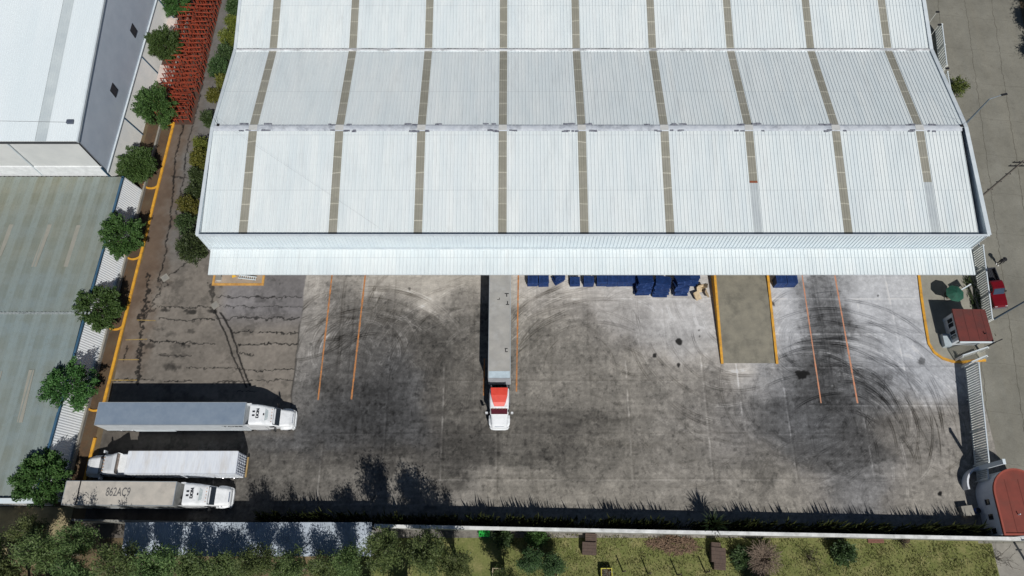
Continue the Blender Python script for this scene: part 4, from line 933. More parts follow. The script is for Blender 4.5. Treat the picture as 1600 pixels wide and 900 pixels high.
    for y in (-1, 1):
        MB().box(X(1.85), X(1.88), y * 1.17 - .04, y * 1.17 + .04, 1.1, 2.6).build('door_seam', M_black, cab)
        MB().box(X(.3), X(1.9), y * 1.14 - .14, y * 1.14 + .1, .42, .5).build('step', M_chrome, t)
    for q_ in range(5): MB().box(X(2.66), X(2.72), -.72 + q_ * .36 - .03, -.72 + q_ * .36 + .03, 2.74 if not hi else 3.0, 2.9 if not hi else 3.1).build('marker_light', mat('amber_lens', (.6, .25, .03), rough=.3), cab)
    mb = MB()
    for q_ in range(3): mb.tube((X(-.05), -.3 + q_ * .3, 2.2), (X(-.4), -.2 + q_ * .2, 1.5), .03, n=5).tube((X(-.4), -.2 + q_ * .2, 1.5), (X(-.75), -.3 + q_ * .3, 1.7), .03, n=5)
    mb.build('air_hose', M_black, t)
    for y in (-1, 1): MB().tube((X(-.25), y * .95, .9), (X(-.25), y * .95, 3.3), .07, n=8).build('exhaust_stack', M_chrome, t)
    return cab
M_ink = mat('black_lettering', (.015, .015, .017), rough=.6)
def deck_text(cab, x0, z=3.94):
    # the characters read across the cab roof, from the near side to the far side
    M = Matrix.Translation((x0 + .95, 0.05, z)) @ Matrix.Rotation(R(90), 4, 'Z')
    text_mesh('lettering', 'DON', .48, M_ink, cab, M, .006)
    text_mesh('lettering', 'II  II', .42, M_ink, cab, Matrix.Translation((x0 + .5, .05, z + .02)) @ Matrix.Rotation(R(90), 4, 'Z'), .006)
# 1: grey-roofed trailer, heading east
M_greyroof = mat('blue_grey_trailer_roof', lin((126, 140, 155)), lin((114, 129, 146)), scale=.6, rough=.55, dirt=lin((104, 120, 140)), dirt_amt=.5, dscale=1.5)
t1 = empty('semi_truck', 'white semi truck with a blue-grey trailer roof, northernmost of the three parked side by side', 'truck', (-47.9, 19.32, 0), 0, 'semi trucks in the yard')
tr = box_trailer(t1, 17.1, 4.08, 1.33, M_greyroof, mat('white_trailer_side', lin((206, 212, 216)), lin((192, 198, 202)), scale=1, rough=.4)); chassis(t1, 17.1)
text_mesh('lettering', 'TOSE', .62, M_ink, tr, Matrix.Translation((15.6, -1.345, 3.3)) @ Matrix.Rotation(R(90), 4, 'X'), .004, 1.6)
MB().box(3.2, 8.0, -1.36, -1.33, .55, 1.15).build('side_skirt', M_trim, tr)
cab = tractor(t1, 17.55, .86, hi=True, hood_len=1.75); deck_text(cab, 17.55)
# 2: white container, heading west
t2 = empty('semi_truck', 'white semi truck with a ribbed white container, facing the yellow kerb between two others', 'truck', (-31.0, 13.78, 0), math.pi, 'semi trucks in the yard')
M_cont = mat('container_white', lin((222, 227, 232)), lin((208, 214, 222)), scale=.8, rough=.5, dirt=lin((186, 178, 165)), dirt_amt=.55, dscale=.5, stretch=(2.5, .5, 1))
L2, H2, hw2 = 12.4, 3.98, 1.25
mb = MB(); x = 0.12; prof = []
while x < L2 - .12:
    prof += [(x, 0), (x + .07, .006), (x + .17, .006), (x + .24, 0)]; x += .28
n_ = len(prof)
c2 = MB().box(0, L2, -hw2, hw2, 1.2, H2 - .05).build('container', M_cont, t2)
mb = MB().add([(p, y, H2 - .03 + q) for y in (-hw2 + .06, hw2 - .06) for p, q in prof], [(i, i + 1, n_ + i + 1, n_ + i) for i in range(n_ - 1)]); mb.build('corrugated_roof', M_cont, c2, fix=True)
mb = MB()
for s in (-1, 1):
    mb.box(0, L2, s * hw2 - .04, s * hw2 + .04, H2 - .1, H2 + .01); mb.box(0, L2, s * hw2 - .04, s * hw2 + .04, 1.15, 1.33)
    for k in range(30): mb.box(.3 + k * .4, .5 + k * .4, s * hw2 - .03, s * hw2 + .03, 1.33, H2 - .1)
mb.box(-.04, .06, -hw2, hw2, H2 - .12, H2 + .01).box(L2 - .06, L2 + .02, -hw2, hw2, H2 - .12, H2 + .01); mb.build('frame', M_cont, c2)
M_doorgrey = mat('container_door', lin((150, 156, 172)), lin((128, 134, 152)), scale=2, rough=.5)
for y0, y1 in ((-hw2 + .08, -.03), (.03, hw2 - .08)):
    d = MB().box(-.06, -.002, y0, y1, 1.3, H2 - .16).build('door', M_doorgrey, c2); mb = MB()
    for q in (.12, .4, .68, .95): mb.tube((-.1, y0 + q, 1.3), (-.1, y0 + q, H2 - .18), .035)
    for z in (1.7, 2.3, 2.9, 3.5): mb.box(-.1, -.06, y0, y1, z, z + .06)
    mb.build('lock_bar', M_cont, d)
chassis(t2, L2); MB().box(-.15, 0, -1.15, 1.15, .55, .75).build('bumper', mat('worn_yellow', lin((176, 150, 104)), rough=.6), t2)
tractor(t2, 12.9, hi=False, deflector_open=True, hood_len=1.9)
# 3: marked dirty trailer, heading east
t3 = empty('semi_truck', 'white semi truck with a dirty pale trailer roof marked in black, beside the south hedge', 'truck', (-49.6, 10.45, 0), R(-.4), 'semi trucks in the yard')
M_dirty = mat('dusty_trailer_roof', lin((188, 182, 172)), lin((170, 166, 158)), scale=.7, rough=.7, dirt=lin((130, 128, 122)), dirt_amt=.5, dscale=.8)
tr3 = box_trailer(t3, 12.3, 4.08, 1.3, M_dirty, mat('dusty_trailer_side', lin((170, 172, 170)), lin((140, 142, 140)), scale=1.2, rough=.6)); chassis(t3, 12.3)
text_mesh('lettering', '862AC9', 1.3, mat('faded_black_paint', (.07, .07, .075), (.16, .16, .155), scale=4, rough=.8), tr3, Matrix.Translation((6.0, .1, 4.114)), .004, .62)
MB().box(1.55, 1.68, -1.3, 1.3, 4.115, 4.15).build('roof_strap', M_black, tr3)
cab = tractor(t3, 13.15, .82, hi=True, hood_len=1.9); deck_text(cab, 13.15)
# 4: docked truck, heading south
t4 = empty('semi_truck', 'docked semi truck with a grey trailer, a red cab roof and a white hood', 'truck', (-1.5, 39.3, 0), R(-90), 'semi trucks in the yard')
M_silver = mat('silver_trailer_roof', lin((168, 166, 160)), lin((148, 147, 143)), scale=.5, rough=.5, dirt=lin((186, 188, 188)), dirt_amt=.5, dscale=.35)
tr4 = box_trailer(t4, 15.75, 4.0, 1.32, M_silver, mat('silver_side', lin((180, 184, 188)), rough=.4)); chassis(t4, 15.75)
mb = MB()
for x, y, a, b in ((5.0, .85, .5, .12), (5.25, .85, .12, .35), (6.2, .95, .12, .4), (6.45, .95, .4, .1), (12.1, .8, .35, .1), (12.3, .72, .1, .35), (12.5, .85, .3, .1), (5.8, -.2, .25, .07), (5.7, -.05, .07, .3)): mb.box(x - b / 2 * 1, x + b / 2, y - a / 2, y + a / 2, 4.031, 4.04)
mb.build('roof_patch', M_ink, tr4)
MB().box(14.9, 15.7, -1.25, 1.25, 4.031, 4.06).build('front_roof_cap', mat('pale_blue_cap', lin((190, 206, 214)), rough=.4), tr4)
M_red = mat('red_cab_paint', lin((216, 74, 58)), lin((200, 66, 52)), scale=1.5, rough=.35)
tractor(t4, 16.7, .9, roof_m=M_red, hi=False, hood_len=1.7)

# ================================================================== DOCK AREA
ramp = empty('loading_ramp', 'grey concrete loading ramp with yellow side kerbs rising to the dock', 'ramp')
RX0, RX1 = 26.2, 32.75
MB().add([(RX0, 26.6, .01), (RX1, 26.6, .01), (RX1, 34.8, .95), (RX0, 34.8, .95), (RX1, 39.98, 1.15), (RX0, 39.98, 1.15), (RX0, 39.98, 0), (RX1, 39.98, 0)], [(0, 1, 2, 3), (3, 2, 4, 5), (1, 7, 4, 2), (0, 3, 5, 6)]).build('deck', mat('ramp_concrete', lin((134, 130, 116)), lin((116, 113, 102)), scale=.8, rough=.9, fine=.25, dirt=lin((84, 82, 74)), dirt_amt=.6, dscale=.4), ramp)
for x in (RX0 - .28, RX1 - .02):
    MB().hexa([(x, 26.5, 0), (x + .3, 26.5, 0), (x + .3, 39.97, 0), (x, 39.97, 0)], [(x, 26.5, .22), (x + .3, 26.5, .22), (x + .3, 39.97, 1.6), (x, 39.97, 1.6)]).build('kerb', M_yellow, ramp)
# blue plastic pallets
M_bluep = mat('blue_plastic', lin((34, 64, 118)), lin((24, 48, 94)), scale=2, rough=.5)
def make_pallet():
    mb = MB()
    for i in range(7): mb.box(-.6, .6, -.5 + i * .15, -.5 + i * .15 + .1, .11, .14)
    for x in (-.58, -.06, .46): mb.box(x, x + .12, -.5, .5, .015, .11)
    for y in (-.5, -.06, .38): mb.box(-.6, .6, y, y + .12, 0, .04)
    return mb.mesh('plastic_pallet', M_bluep)
pal = make_pallet(); random.seed(21); npal = 0
def pallet(x, y, z, rx=0, ry=0, rz=0, label=None, sc=1.0):
    o = bpy.data.objects.new('plastic_pallet', pal); C.objects.link(o); o.location = (x, y, z); o.rotation_euler = (rx, ry, rz); o.scale = (sc, sc, sc)
    tag(o, label, 'pallet', 'blue plastic pallets stacked along the dock')
for i, (px, nn, lb) in enumerate(((832, 8, 'blue plastic pallet in the neat stack beside the red line of the docked truck'), (849, 8, 'blue plastic pallet in the second neat stack from the docked truck'), (898, 4, 'blue plastic pallet in the lowest stack under the canopy edge'), (919, 7, 'blue plastic pallet in the stack left of the long blue row'), (939, 9, 'blue plastic pallet at the left of the long blue row'), (955, 9, 'blue plastic pallet second from the left in the long blue row'), (971, 9, 'blue plastic pallet third from the left in the long blue row'), (986, 9, 'blue plastic pallet at the right of the long blue row'))):
    p = P(px, 443, 0)
    for k in range(nn): pallet(p.x + random.uniform(-.03, .03), 37.45 + random.uniform(-.05, .05), k * .16, 0, 0, random.uniform(-.04, .04), lb, 1.08)
for i, (px, py, nn, tl, lb) in enumerate(((872, 448, 7, -.35, 'blue plastic pallet in the small leaning heap'), (1003, 465, 11, -.42, 'blue plastic pallet in the left leaning pile of three'), (1031, 467, 11, -.36, 'blue plastic pallet in the middle leaning pile of three'), (1061, 465, 12, -.4, 'blue plastic pallet in the right leaning pile of three'), (1080, 452, 8, -.3, 'blue plastic pallet in the small pile next to the cardboard'))):
    p = P(px, py, 0); rz = random.uniform(-.25, .25) + (.3 if i == 0 else 0); sc_ = 1.1 if i in (0, 4) else 1.55
    for k in range(nn):
        pallet(p.x + random.uniform(-.1, .1) + .02 * k, p.y + .8 + k * .08, .14 + k * .19, tl + random.uniform(-.1, .1), random.uniform(-.1, .1), rz + random.uniform(-.14, .14), lb, sc_)
for k in range(9):
    pallet(34.5, 37.3, k * .17, 0, 0, 0, 'blue plastic pallet in the stack right of the loading ramp', 1.12)
    pallet(35.9, 37.35, k * .17, 0, 0, .02, 'blue plastic pallet in the outer stack right of the loading ramp', 1.12)
M_card = mat('cardboard', lin((196, 178, 148)), lin((168, 150, 122)), scale=2, rough=.9)
for i, (px, py, rx, ry, rz, lb) in enumerate(((1094, 452, .7, .3, .4, 'largest crumpled cardboard sheet beside the ramp kerb'), (1101, 447, -.5, .6, 1.2, 'cardboard sheet tilted against the blue pallets by the ramp'), (1090, 462, .2, -.3, 2.0, 'small flat cardboard sheet at the front of the heap'), (1105, 460, .4, .9, .8, 'cardboard sheet standing next to the yellow ramp kerb'))):
    p = P(px, py, .4); mb = MB().box(-.55, .55, -.4, .4, 0, .03); mb.add([(-.55, .4, .01), (.55, .4, .01), (.45, .65, .25), (-.45, .65, .25)], [(0, 1, 2, 3)])
    o = mb.build('cardboard_sheet', M_card); o.location = p; o.rotation_euler = (rx, ry, rz); tag(o, lb, 'cardboard', 'cardboard waste by the ramp')
# small kerbed island at the south-west corner of the canopy
isl = empty('traffic_island', 'small concrete island with a worn yellow kerb under the west end of the canopy', 'island')
MB().box(-38.6, -32.5, 37.35, 39.95, 0, .12).build('slab', mat('island_concrete', lin((168, 152, 134)), lin((150, 136, 120)), scale=1, rough=.9), isl)
MB().box(-38.9, -32.2, 37.05, 37.33, 0, .16).box(-38.9, -38.62, 37.33, 39.95, 0, .16).box(-32.48, -32.2, 37.33, 39.95, 0, .16).build('kerb', mat('worn_yellow_kerb', lin((206, 160, 84)), lin((170, 124, 66)), scale=1.5, rough=.8), isl)
p = P(342, 435, .4); bx = empty('utility_box', 'pale square utility box on the small corner island', 'box', (p.x, p.y, .12)); MB().box(-.3, .3, -.3, .3, 0, .5).build('body', M_wall, bx, bevel=.02); MB().box(-.34, .34, -.34, .34, .5, .56).build('lid', M_conc, bx)
p = P(366, 431, 0); cone = empty('warning_sign', 'folding yellow triangle sign on the small corner island', 'sign', (p.x, p.y, .12), .4); MB().add([(-.3, -.25, 0), (.3, -.25, 0), (0, 0, .7), (-.3, .25, 0), (.3, .25, 0)], [(0, 1, 2), (4, 3, 2)]).build('panel', mat('sign_yellow', lin((222, 176, 50)), rough=.5), cone); MB().add([(-.1, -.19, .15), (.1, -.19, .15), (0, -.06, .5)], [(0, 1, 2)]).build('symbol', M_ink, cone)
p = P(385, 432, .8); ld = empty('folding_ladder', 'white ladder lying on trestles beside the yellow triangle sign', 'ladder', (p.x, p.y, .12), -.12); mb = MB().box(-1.2, 1.2, -.25, -.17, .3, .38).box(-1.2, 1.2, .17, .25, .3, .38); mb.build('rail', M_clad, ld); mb = MB()
for k in range(9): mb.box(-1.1 + k * .27, -1.04 + k * .27, -.17, .17, .31, .37)
mb.build('rung', M_clad, ld); MB().box(-.9, -.8, -.3, .3, 0, .3).box(.8, .9, -.3, .3, 0, .3).build('trestle', M_conc, ld)
# yard drains
for px, py, lb in ((258, 434, 'square pale drain cover on the lane south of the corner shrub'), (336, 477, 'round drain cover at the head of the long crack')):
    p = P(px, py); t = empty('drain_cover', lb, 'drain cover', (p.x, p.y, 0), .7); MB().box(-.45, .45, -.45, .45, 0, .02).build('frame', M_conc, t); MB().box(-.3, .3, -.3, .3, .02, .03).build('lid', mat('drain_lid', lin((140, 138, 132)), scale=3), t)

# ================================================================== EAST SIDE: island, guardhouse, gate, fence
pts = [P(1433, 428), P(1438, 470), P(1444, 510), P(1449, 538), P(1458, 552), P(1472, 562), P(1488, 567), P(1504, 568), P(1520, 566), P(1540, 565)]
ki = empty('entrance_island', 'concrete entrance island with a curved yellow kerb around the guardhouse', 'island')
poly = [(p.x + .15, p.y + .15) for p in pts] + [(59.6, 39.9), (52.9, 39.9)]
MB().prism(poly, 0, .11).build('slab', mat('island_paving', lin((150, 148, 136)), lin((132, 130, 120)), scale=.6, rough=.9, fine=.2), ki)
mb = MB()
for i in range(len(pts) - 1):
    a, b = pts[i], pts[i + 1]; d = (b - a).normalized(); n0 = Vector((-d.y, d.x, 0)) * .32
    d2 = (pts[min(i + 2, len(pts) - 1)] - b).normalized() if i + 2 < len(pts) else d; n1 = Vector((-d2.y, d2.x, 0)) * .32
    q = [a, b, b + n1, a + n0]; mb.hexa([(v.x, v.y, 0) for v in q], [(v.x, v.y, .15) for v in q])
mb.build('kerb', M_yellow, ki, fix=True)
gh = empty('guardhouse', 'small white guardhouse with a flat maroon roof at the east gate', 'guardhouse', (0, 0, 0))
gx0, gx1, gy0, gy1 = 54.75, 58.3, 28.9, 32.4
gm = MB().box(gx0, gx1, gy0, gy1, 0, 2.85).build('wall', mat('guardhouse_wall', lin((196, 202, 206)), lin((182, 188, 192)), scale=.8, rough=.7), gh)
MB().hexa([(gx0 - .35, gy0 - .45, 2.85), (gx1 + .2, gy0 - .55, 2.85), (gx1 + .15, gy1 + .2, 2.85), (gx0 - .35, gy1 + .25, 2.85)], [(gx0 - .35, gy0 - .45, 3.05), (gx1 + .2, gy0 - .55, 3.05), (gx1 + .15, gy1 + .2, 3.05), (gx0 - .35, gy1 + .25, 3.05)]).build('roof', mat('maroon_roof', lin((104, 48, 42)), lin((88, 42, 38)), scale=.7, rough=.8, dirt=lin((80, 60, 54)), dirt_amt=.4), gh)
M_felt = mat('felt_seam', lin((84, 40, 36)), rough=.9)
for q_ in (55.6, 56.8, 57.8): MB().box(q_, q_ + .07, gy0 - .4, gy1 + .1, 3.05, 3.062).build('roof_seam', M_felt, gh)
MB().tube((57.6, 29.4, 3.05), (57.6, 29.4, 3.4), .07, n=8).build('vent_pipe', M_black, gh)
MB().box(gx0 - .38, gx1 + .2, gy0 - .62, gy0 - .5, 2.8, 3.1).build('fascia', M_clad, gh)
for y0, y1 in ((29.3, 30.3), (30.8, 31.9)):
    wdw = MB().box(gx0 - .03, gx0 + .02, y0, y1, 1.0, 2.1).build('window', M_glass, gh); MB().box(gx0 - .05, gx0 - .03, y0 - .06, y1 + .06, .93, 1.0).box(gx0 - .05, gx0 - .03, y0 - .06, y1 + .06, 2.1, 2.16).box(gx0 - .05, gx0 - .03, (y0 + y1) / 2 - .03, (y0 + y1) / 2 + .03, 1.0, 2.1).build('frame', M_clad, wdw)
MB().box(55.2, 57.8, gy0 - .03, gy0 + .02, .9, 2.1).build('window', M_glass, gh); MB().box(gx0 - .03, gx0 + .02, 32.0, 32.3, .1, 2.1).build('door', M_trim, gh)
MB().box(gx0 - .9, gx0 - .02, gy0 - .3, 30.2, .11, .8).build('counter', mat('pale_blue_counter', lin((170, 182, 188)), rough=.6), gh)
# white picket barriers beside the guardhouse
M_fence = mat('white_fence_steel', lin((226, 228, 222)), lin((205, 208, 204)), scale=1, rough=.5)
def fence(name, a, b, h, label, cat, pitch=.26, wd=.15, dp=.07, rail=True, group=None):
    a = Vector(a); b = Vector(b); L = (b - a).length; t = empty(name, label, cat, (a.x, a.y, 0), math.atan2(b.y - a.y, b.x - a.x), group)
    mb = MB(); k = 0
    while k * pitch < L: mb.box(k * pitch, k * pitch + wd, -dp, dp, .15, h); k += 1
    mb.build('picket_panel', M_fence, t)
    MB().box(0, L, -.08, .08, .1, .2).build('bottom_rail', M_fence, t)
    MB().box(0, L, -.07, .07, h, h + .08).build('top_rail', M_trim, t)
    n = max(1, int(L / 3.2))
    for i in range(n + 1): MB().box(L * i / n - .06, L * i / n + .06, -.2, -.08, 0, h).build('post', M_fence, t)
    return t
fence('picket_fence', (59.55, 31.6, 0), (60.9, 41.8, 0), 2.3, 'white steel picket fence between the canopy end and the red pickup', 'fence', .32, .14, .08)
fence('picket_fence', (60.9, 41.8, 0), (63.2, 70.2, 0), 1.5, 'white steel picket fence hidden along the east wall of the warehouse', 'fence', .3, .15, .05)
fence('picket_fence', (63.1, 71.0, 0), (64.1, 78.6, 0), 1.9, 'short white slatted fence beside the north-east roof edge', 'fence', .5, .3, .09)
fence('sliding_gate', (56.15, 25.9, 0), (54.45, 14.0, 0), 2.8, 'long white slatted sliding gate across the yard entrance', 'gate', .3, .15, .08)
fence('pedestrian_barrier', (55.0, 27.0, 0), (58.4, 28.1, 0), 1.9, 'white slatted barrier just south of the guardhouse', 'barrier', .2, .1)
fence('pedestrian_barrier', (55.6, 26.1, 0), (58.2, 27.1, 0), 1.6, 'lower white slatted barrier at the north end of the sliding gate', 'barrier', .2, .1)
fence('pedestrian_barrier', (54.5, 13.6, 0), (54.3, 12.2, 0), 2.2, 'short white barrier between the sliding gate and the red-roofed gatehouse', 'barrier', .2, .1)
post = empty('gate_pylon', 'tall white slab pylon at the south end of the sliding gate', 'pylon', (54.3, 13.6, 0)); MB().box(-.12, .12, -.25, .25, 0, 5.6).build('shaft', M_clad, post); MB().box(-.16, .16, -.29, .29, 5.6, 5.7).build('cap', M_clad, post)
# parasol, table, sign frame near the guardhouse
p = P(1493, 458, 2.2); pz = empty('parasol', 'dark green octagonal parasol beside the guardhouse island', 'parasol', (p.x, p.y, .11)); mb = MB(); rr_ = [(1.15 * math.cos(R(45 * k + 10)), 1.15 * math.sin(R(45 * k + 10)), 1.95) for k in range(8)]
mb.add([(0, 0, 2.4)] + rr_, [(0, k + 1, (k + 1) % 8 + 1) for k in range(8)]); mb.build('canopy', mat('green_canvas', lin((24, 84, 66)), lin((18, 66, 52)), scale=2, rough=.8), pz); MB().tube((0, 0, 0), (0, 0, 2.4), .035).build('pole', M_black, pz); MB().tube((0, 0, 0), (0, 0, .1), .3, n=12).build('base', M_conc, pz)
p = P(1480, 462, .4); tb = empty('round_table', 'round brown table left of the green parasol', 'table', (p.x, p.y, .11)); MB().tube((0, 0, .5), (0, 0, .56), .5, n=18).build('top', mat('brown_wood', lin((100, 92, 74)), lin((80, 74, 62)), scale=3), tb); MB().tube((0, 0, 0), (0, 0, .5), .06).build('leg', M_black, tb)
p = P(1512, 446, 1.5); sf = empty('sign_frame', 'white rectangular frame standing behind the green parasol', 'frame', (p.x - .4, p.y - .3, .11), .5); MB().box(-.8, .8, -.06, .06, 1.5, 1.65).box(-.8, -.7, -.06, .06, 0, 1.5).box(.7, .8, -.06, .06, 0, 1.5).build('frame', M_clad, sf); MB().box(-.7, .7, -.02, .02, .6, 1.5).build('panel', M_conc, sf)
# low planter of dark plants against the fence
p = P(1524, 466, 0); pl = empty('planter_bed', 'narrow dark planter bed between the fence and the green parasol', 'planter', (p.x, p.y, .11), .12); MB().box(-.5, .5, -1.9, 1.9, 0, .35).build('box', M_conc, pl); dense_crown(5, .45, .35, 40, 30, .22, .1).build('foliage', M_darkleaf, pl).scale = (1, 4, 1)

# red-roofed gatehouse
g2 = empty('gatehouse', 'white gatehouse with a rounded brick-red roof at the south-east corner', 'gatehouse')
def capsule(x0, x1, y0, yc, n=20, ex=0.0):
    r = (x1 - x0) / 2; cx = (x0 + x1) / 2
    return [(x0 - ex, y0 - ex), (x1 + ex, y0 - ex)] + [(cx + (r + ex) * math.cos(math.pi * i / n), yc + (r + ex) * math.sin(math.pi * i / n)) for i in range(n + 1)]
GX0, GX1 = 53.75, 59.2
M_gwhite = mat('gatehouse_wall', lin((214, 218, 224)), lin((200, 205, 212)), scale=.8, rough=.7)
MB().prism(capsule(GX0, GX1, 6.1, 10.4), 0, 3.3).build('wall', M_gwhite, g2)
MB().prism(capsule(GX0, GX1, 6.1, 10.4, ex=.05), 3.3, 3.5).build('roof', mat('brick_red_roof', lin((126, 60, 49)), lin((110, 53, 43)), scale=.6, rough=.8, dirt=lin((104, 60, 50)), dirt_amt=.7, dscale=.8), g2)
c0 = capsule(GX0, GX1, 6.1, 10.4, ex=.08); c1 = capsule(GX0, GX1, 6.1, 10.4, ex=-.12); n_ = len(c0)
MB().add([(x, y, 3.5) for x, y in c0] + [(x, y, 3.62) for x, y in c0] + [(x, y, 3.62) for x, y in c1] + [(x, y, 3.5) for x, y in c1], [(i, (i + 1) % n_, n_ + (i + 1) % n_, n_ + i) for i in range(n_)] + [(n_ + i, n_ + (i + 1) % n_, 2 * n_ + (i + 1) % n_, 2 * n_ + i) for i in range(n_)] + [(2 * n_ + i, 2 * n_ + (i + 1) % n_, 3 * n_ + (i + 1) % n_, 3 * n_ + i) for i in range(n_)]).build('roof_rim', mat('rim_red', lin((150, 74, 60)), rough=.8), g2, fix=True)
for q_ in (55.2, 56.7, 58.2): MB().box(q_, q_ + .06, 6.3, 12.0, 3.5, 3.512).build('roof_seam', mat('roof_seam_tar', lin((98, 46, 38)), rough=.9), g2)
for q_, y_ in ((55.8, 8.2), (57.5, 10.6)): MB().tube((q_, y_, 3.5), (q_, y_, 3.9), .06, n=8).build('vent_pipe', M_trim, g2)
for y in (6.6, 8.1, 9.7):
    wdw = MB().box(GX0 - .03, GX0 + .02, y - .3, y + .3, 1.5, 2.3).build('window', M_glass, g2); MB().box(GX0 - .06, GX0 - .03, y - .36, y + .36, 1.42, 1.5).build('sill', M_gwhite, wdw)
q = MB()
for i in range(9):
    a0 = R(100 + 10 * i); a1 = R(110 + 10 * i); r0, r1 = 2.0, 2.2; c = (54.6, 11.6)
    q.hexa([(c[0] + r0 * math.cos(a0), c[1] + r0 * math.sin(a0), 0), (c[0] + r1 * math.cos(a0), c[1] + r1 * math.sin(a0), 0), (c[0] + r1 * math.cos(a1), c[1] + r1 * math.sin(a1), 0), (c[0] + r0 * math.cos(a1), c[1] + r0 * math.sin(a1), 0)], [(c[0] + r0 * math.cos(a0), c[1] + r0 * math.sin(a0), 1.1), (c[0] + r1 * math.cos(a0), c[1] + r1 * math.sin(a0), 1.1), (c[0] + r1 * math.cos(a1), c[1] + r1 * math.sin(a1), 1.1), (c[0] + r0 * math.cos(a1), c[1] + r0 * math.sin(a1), 1.1)])
tag(q.build('curved_wall', M_gwhite, fix=True), 'low curved white wall in front of the red-roofed gatehouse', 'wall')
wt = empty('water_drum', 'blue drum standing in the shade by the gatehouse wall', 'drum', (53.1, 8.9, 0)); MB().tube((0, 0, 0), (0, 0, .9), .29, n=16).build('body', mat('drum_blue', lin((50, 90, 170)), rough=.5), wt); MB().tube((0, 0, .9), (0, 0, .94), .3, n=16).build('lid', M_black, wt)
cb = empty('storage_crate', 'grey crate beside the blue drum by the gatehouse', 'crate', (52.0, 8.9, 0), .1); MB().box(-.6, .6, -.5, .5, 0, .7).build('body', M_conc, cb); MB().box(-.64, .64, -.54, .54, .7, .76).build('lid', M_conc, cb)

# utility pole just past the frame, its shadow falls over the gatehouse roof
def utility_pole(loc, h, label, arms=True, coil=False):
    t = empty('utility_pole', label, 'utility pole', loc); mp = mat('concrete_pole', lin((120, 112, 104)), rough=.9)
    MB().tube((0, 0, 0), (0, 0, h), .16, .1, 10).build('pole', mp, t)
    for z in (h - .5, h - 1.3):
        a = MB().box(-1.1, 1.1, -.06, .06, z, z + .12).build('crossarm', M_black, t); mb = MB()
        for x in (-1.0, -.4, .4, 1.0): mb.tube((x, 0, z + .12), (x, 0, z + .4), .05, .03, 6)
        mb.build('insulator', M_black, a)
    for z in (h * .38, h * .55, h * .72): MB().box(-.35, .35, -.05, .05, z, z + .07).build('bracket', M_black, t)
    if coil:
        mb = MB(); N = 18
        for rr2 in (.42, .47):
            for i in range(N): mb.tube((.35 + rr2 * math.cos(2 * math.pi * i / N), .2, 4.3 + rr2 * math.sin(2 * math.pi * i / N)), (.35 + rr2 * math.cos(2 * math.pi * (i + 1) / N), .2, 4.3 + rr2 * math.sin(2 * math.pi * (i + 1) / N)), .045, n=5)
        o = mb.build('cable_coil', M_black, t); o.rotation_euler = (R(-55), 0, R(25)); o.location = (.2, 1.8, 1.5)
    return t
utility_pole((58.2, 2.0, 0), 8.6, 'utility pole at the bottom right beside the pale path')
up = utility_pole((62.4, 48.9, 0), 11.2, 'dark utility pole with a cable coil beside the east wall of the warehouse', coil=True)
mb = MB()
for s in (-.4, .4):
    pr = None
    for i in range(13):
        t_ = i / 12; p = Vector((62.4 + s + 4.0 * t_, 48.9 + 36 * t_, 10.8 - 1.2 * math.sin(math.pi * t_)))
def lamp_post(loc, h, arm, label, m, head=(.75, .28)):
    t = empty('street_lamp', label, 'street lamp', loc); MB().tube((0, 0, 0), (0, 0, h), .13, .08, 8).build('pole', m, t)
    a = Vector(arm); MB().tube((0, 0, h), (a.x, a.y, h + a.z), .065, .05, 6).build('arm', m, t)
    ang = math.atan2(a.y, a.x); M = Matrix.Translation((a.x, a.y, h + a.z)) @ Matrix.Rotation(ang, 4, 'Z')
    MB().box(-.1, head[0], -head[1] / 2, head[1] / 2, -.06, .06, M).build('lamp_head', M_black, t); MB().tube((0, 0, 0), (0, 0, .3), .16, n=8).build('base', M_conc, t)
lamp_post((63.5, 60.9, 0), 7.3, (1.5, .35, .45), 'slender grey street lamp with one arm beside the north-east roof edge', mat('lamp_grey', lin((110, 124, 136)), rough=.5))
lamp_post((61.1, 32.3, 0), 9.0, (1.2, .2, .3), 'blue-grey street lamp leaning out of frame beside the guardhouse', mat('lamp_blue', lin((70, 90, 108)), rough=.5))
lamp_post((58.4, 28.2, 0), 3.4, (.6, .25, .1), 'short black lamp at the corner of the guardhouse roof', M_black, (.3, .12))
for px, py, lb in ((1463, 20, 'northernmost'), (1466, 40, 'second'), (1478, 108, 'southernmost')):
    p = P(px, py, 2.4); t = empty('fence_light', 'small black floodlight on the short white slatted fence, %s of three' % lb, 'light', (p.x, p.y, 0)); MB().tube((0, 0, 0), (0, 0, 2.5), .04).build('post', M_fence, t); MB().box(-.15, .35, -.12, .12, 2.5, 2.66).build('lamp_head', M_black, t)
spiky(62.6, 63.2, 1.2, 60, 1.3, 'palm-like shrub beside the north-east roof edge', leaf_mat('palm_leaf', (.06, .09, .025), (.17, .2, .06)), 'palm_shrub')
bs = P(1493, 133, 1.0)
shrub(1496, 136, 1.0, 1.0, 1.0, leaf_mat('fresh_leaf', (.05, .09, .02), (.16, .2, .05)), 'green leafy bush on the pavement beside the north-east roof edge', None, 91, 'bush', 40)

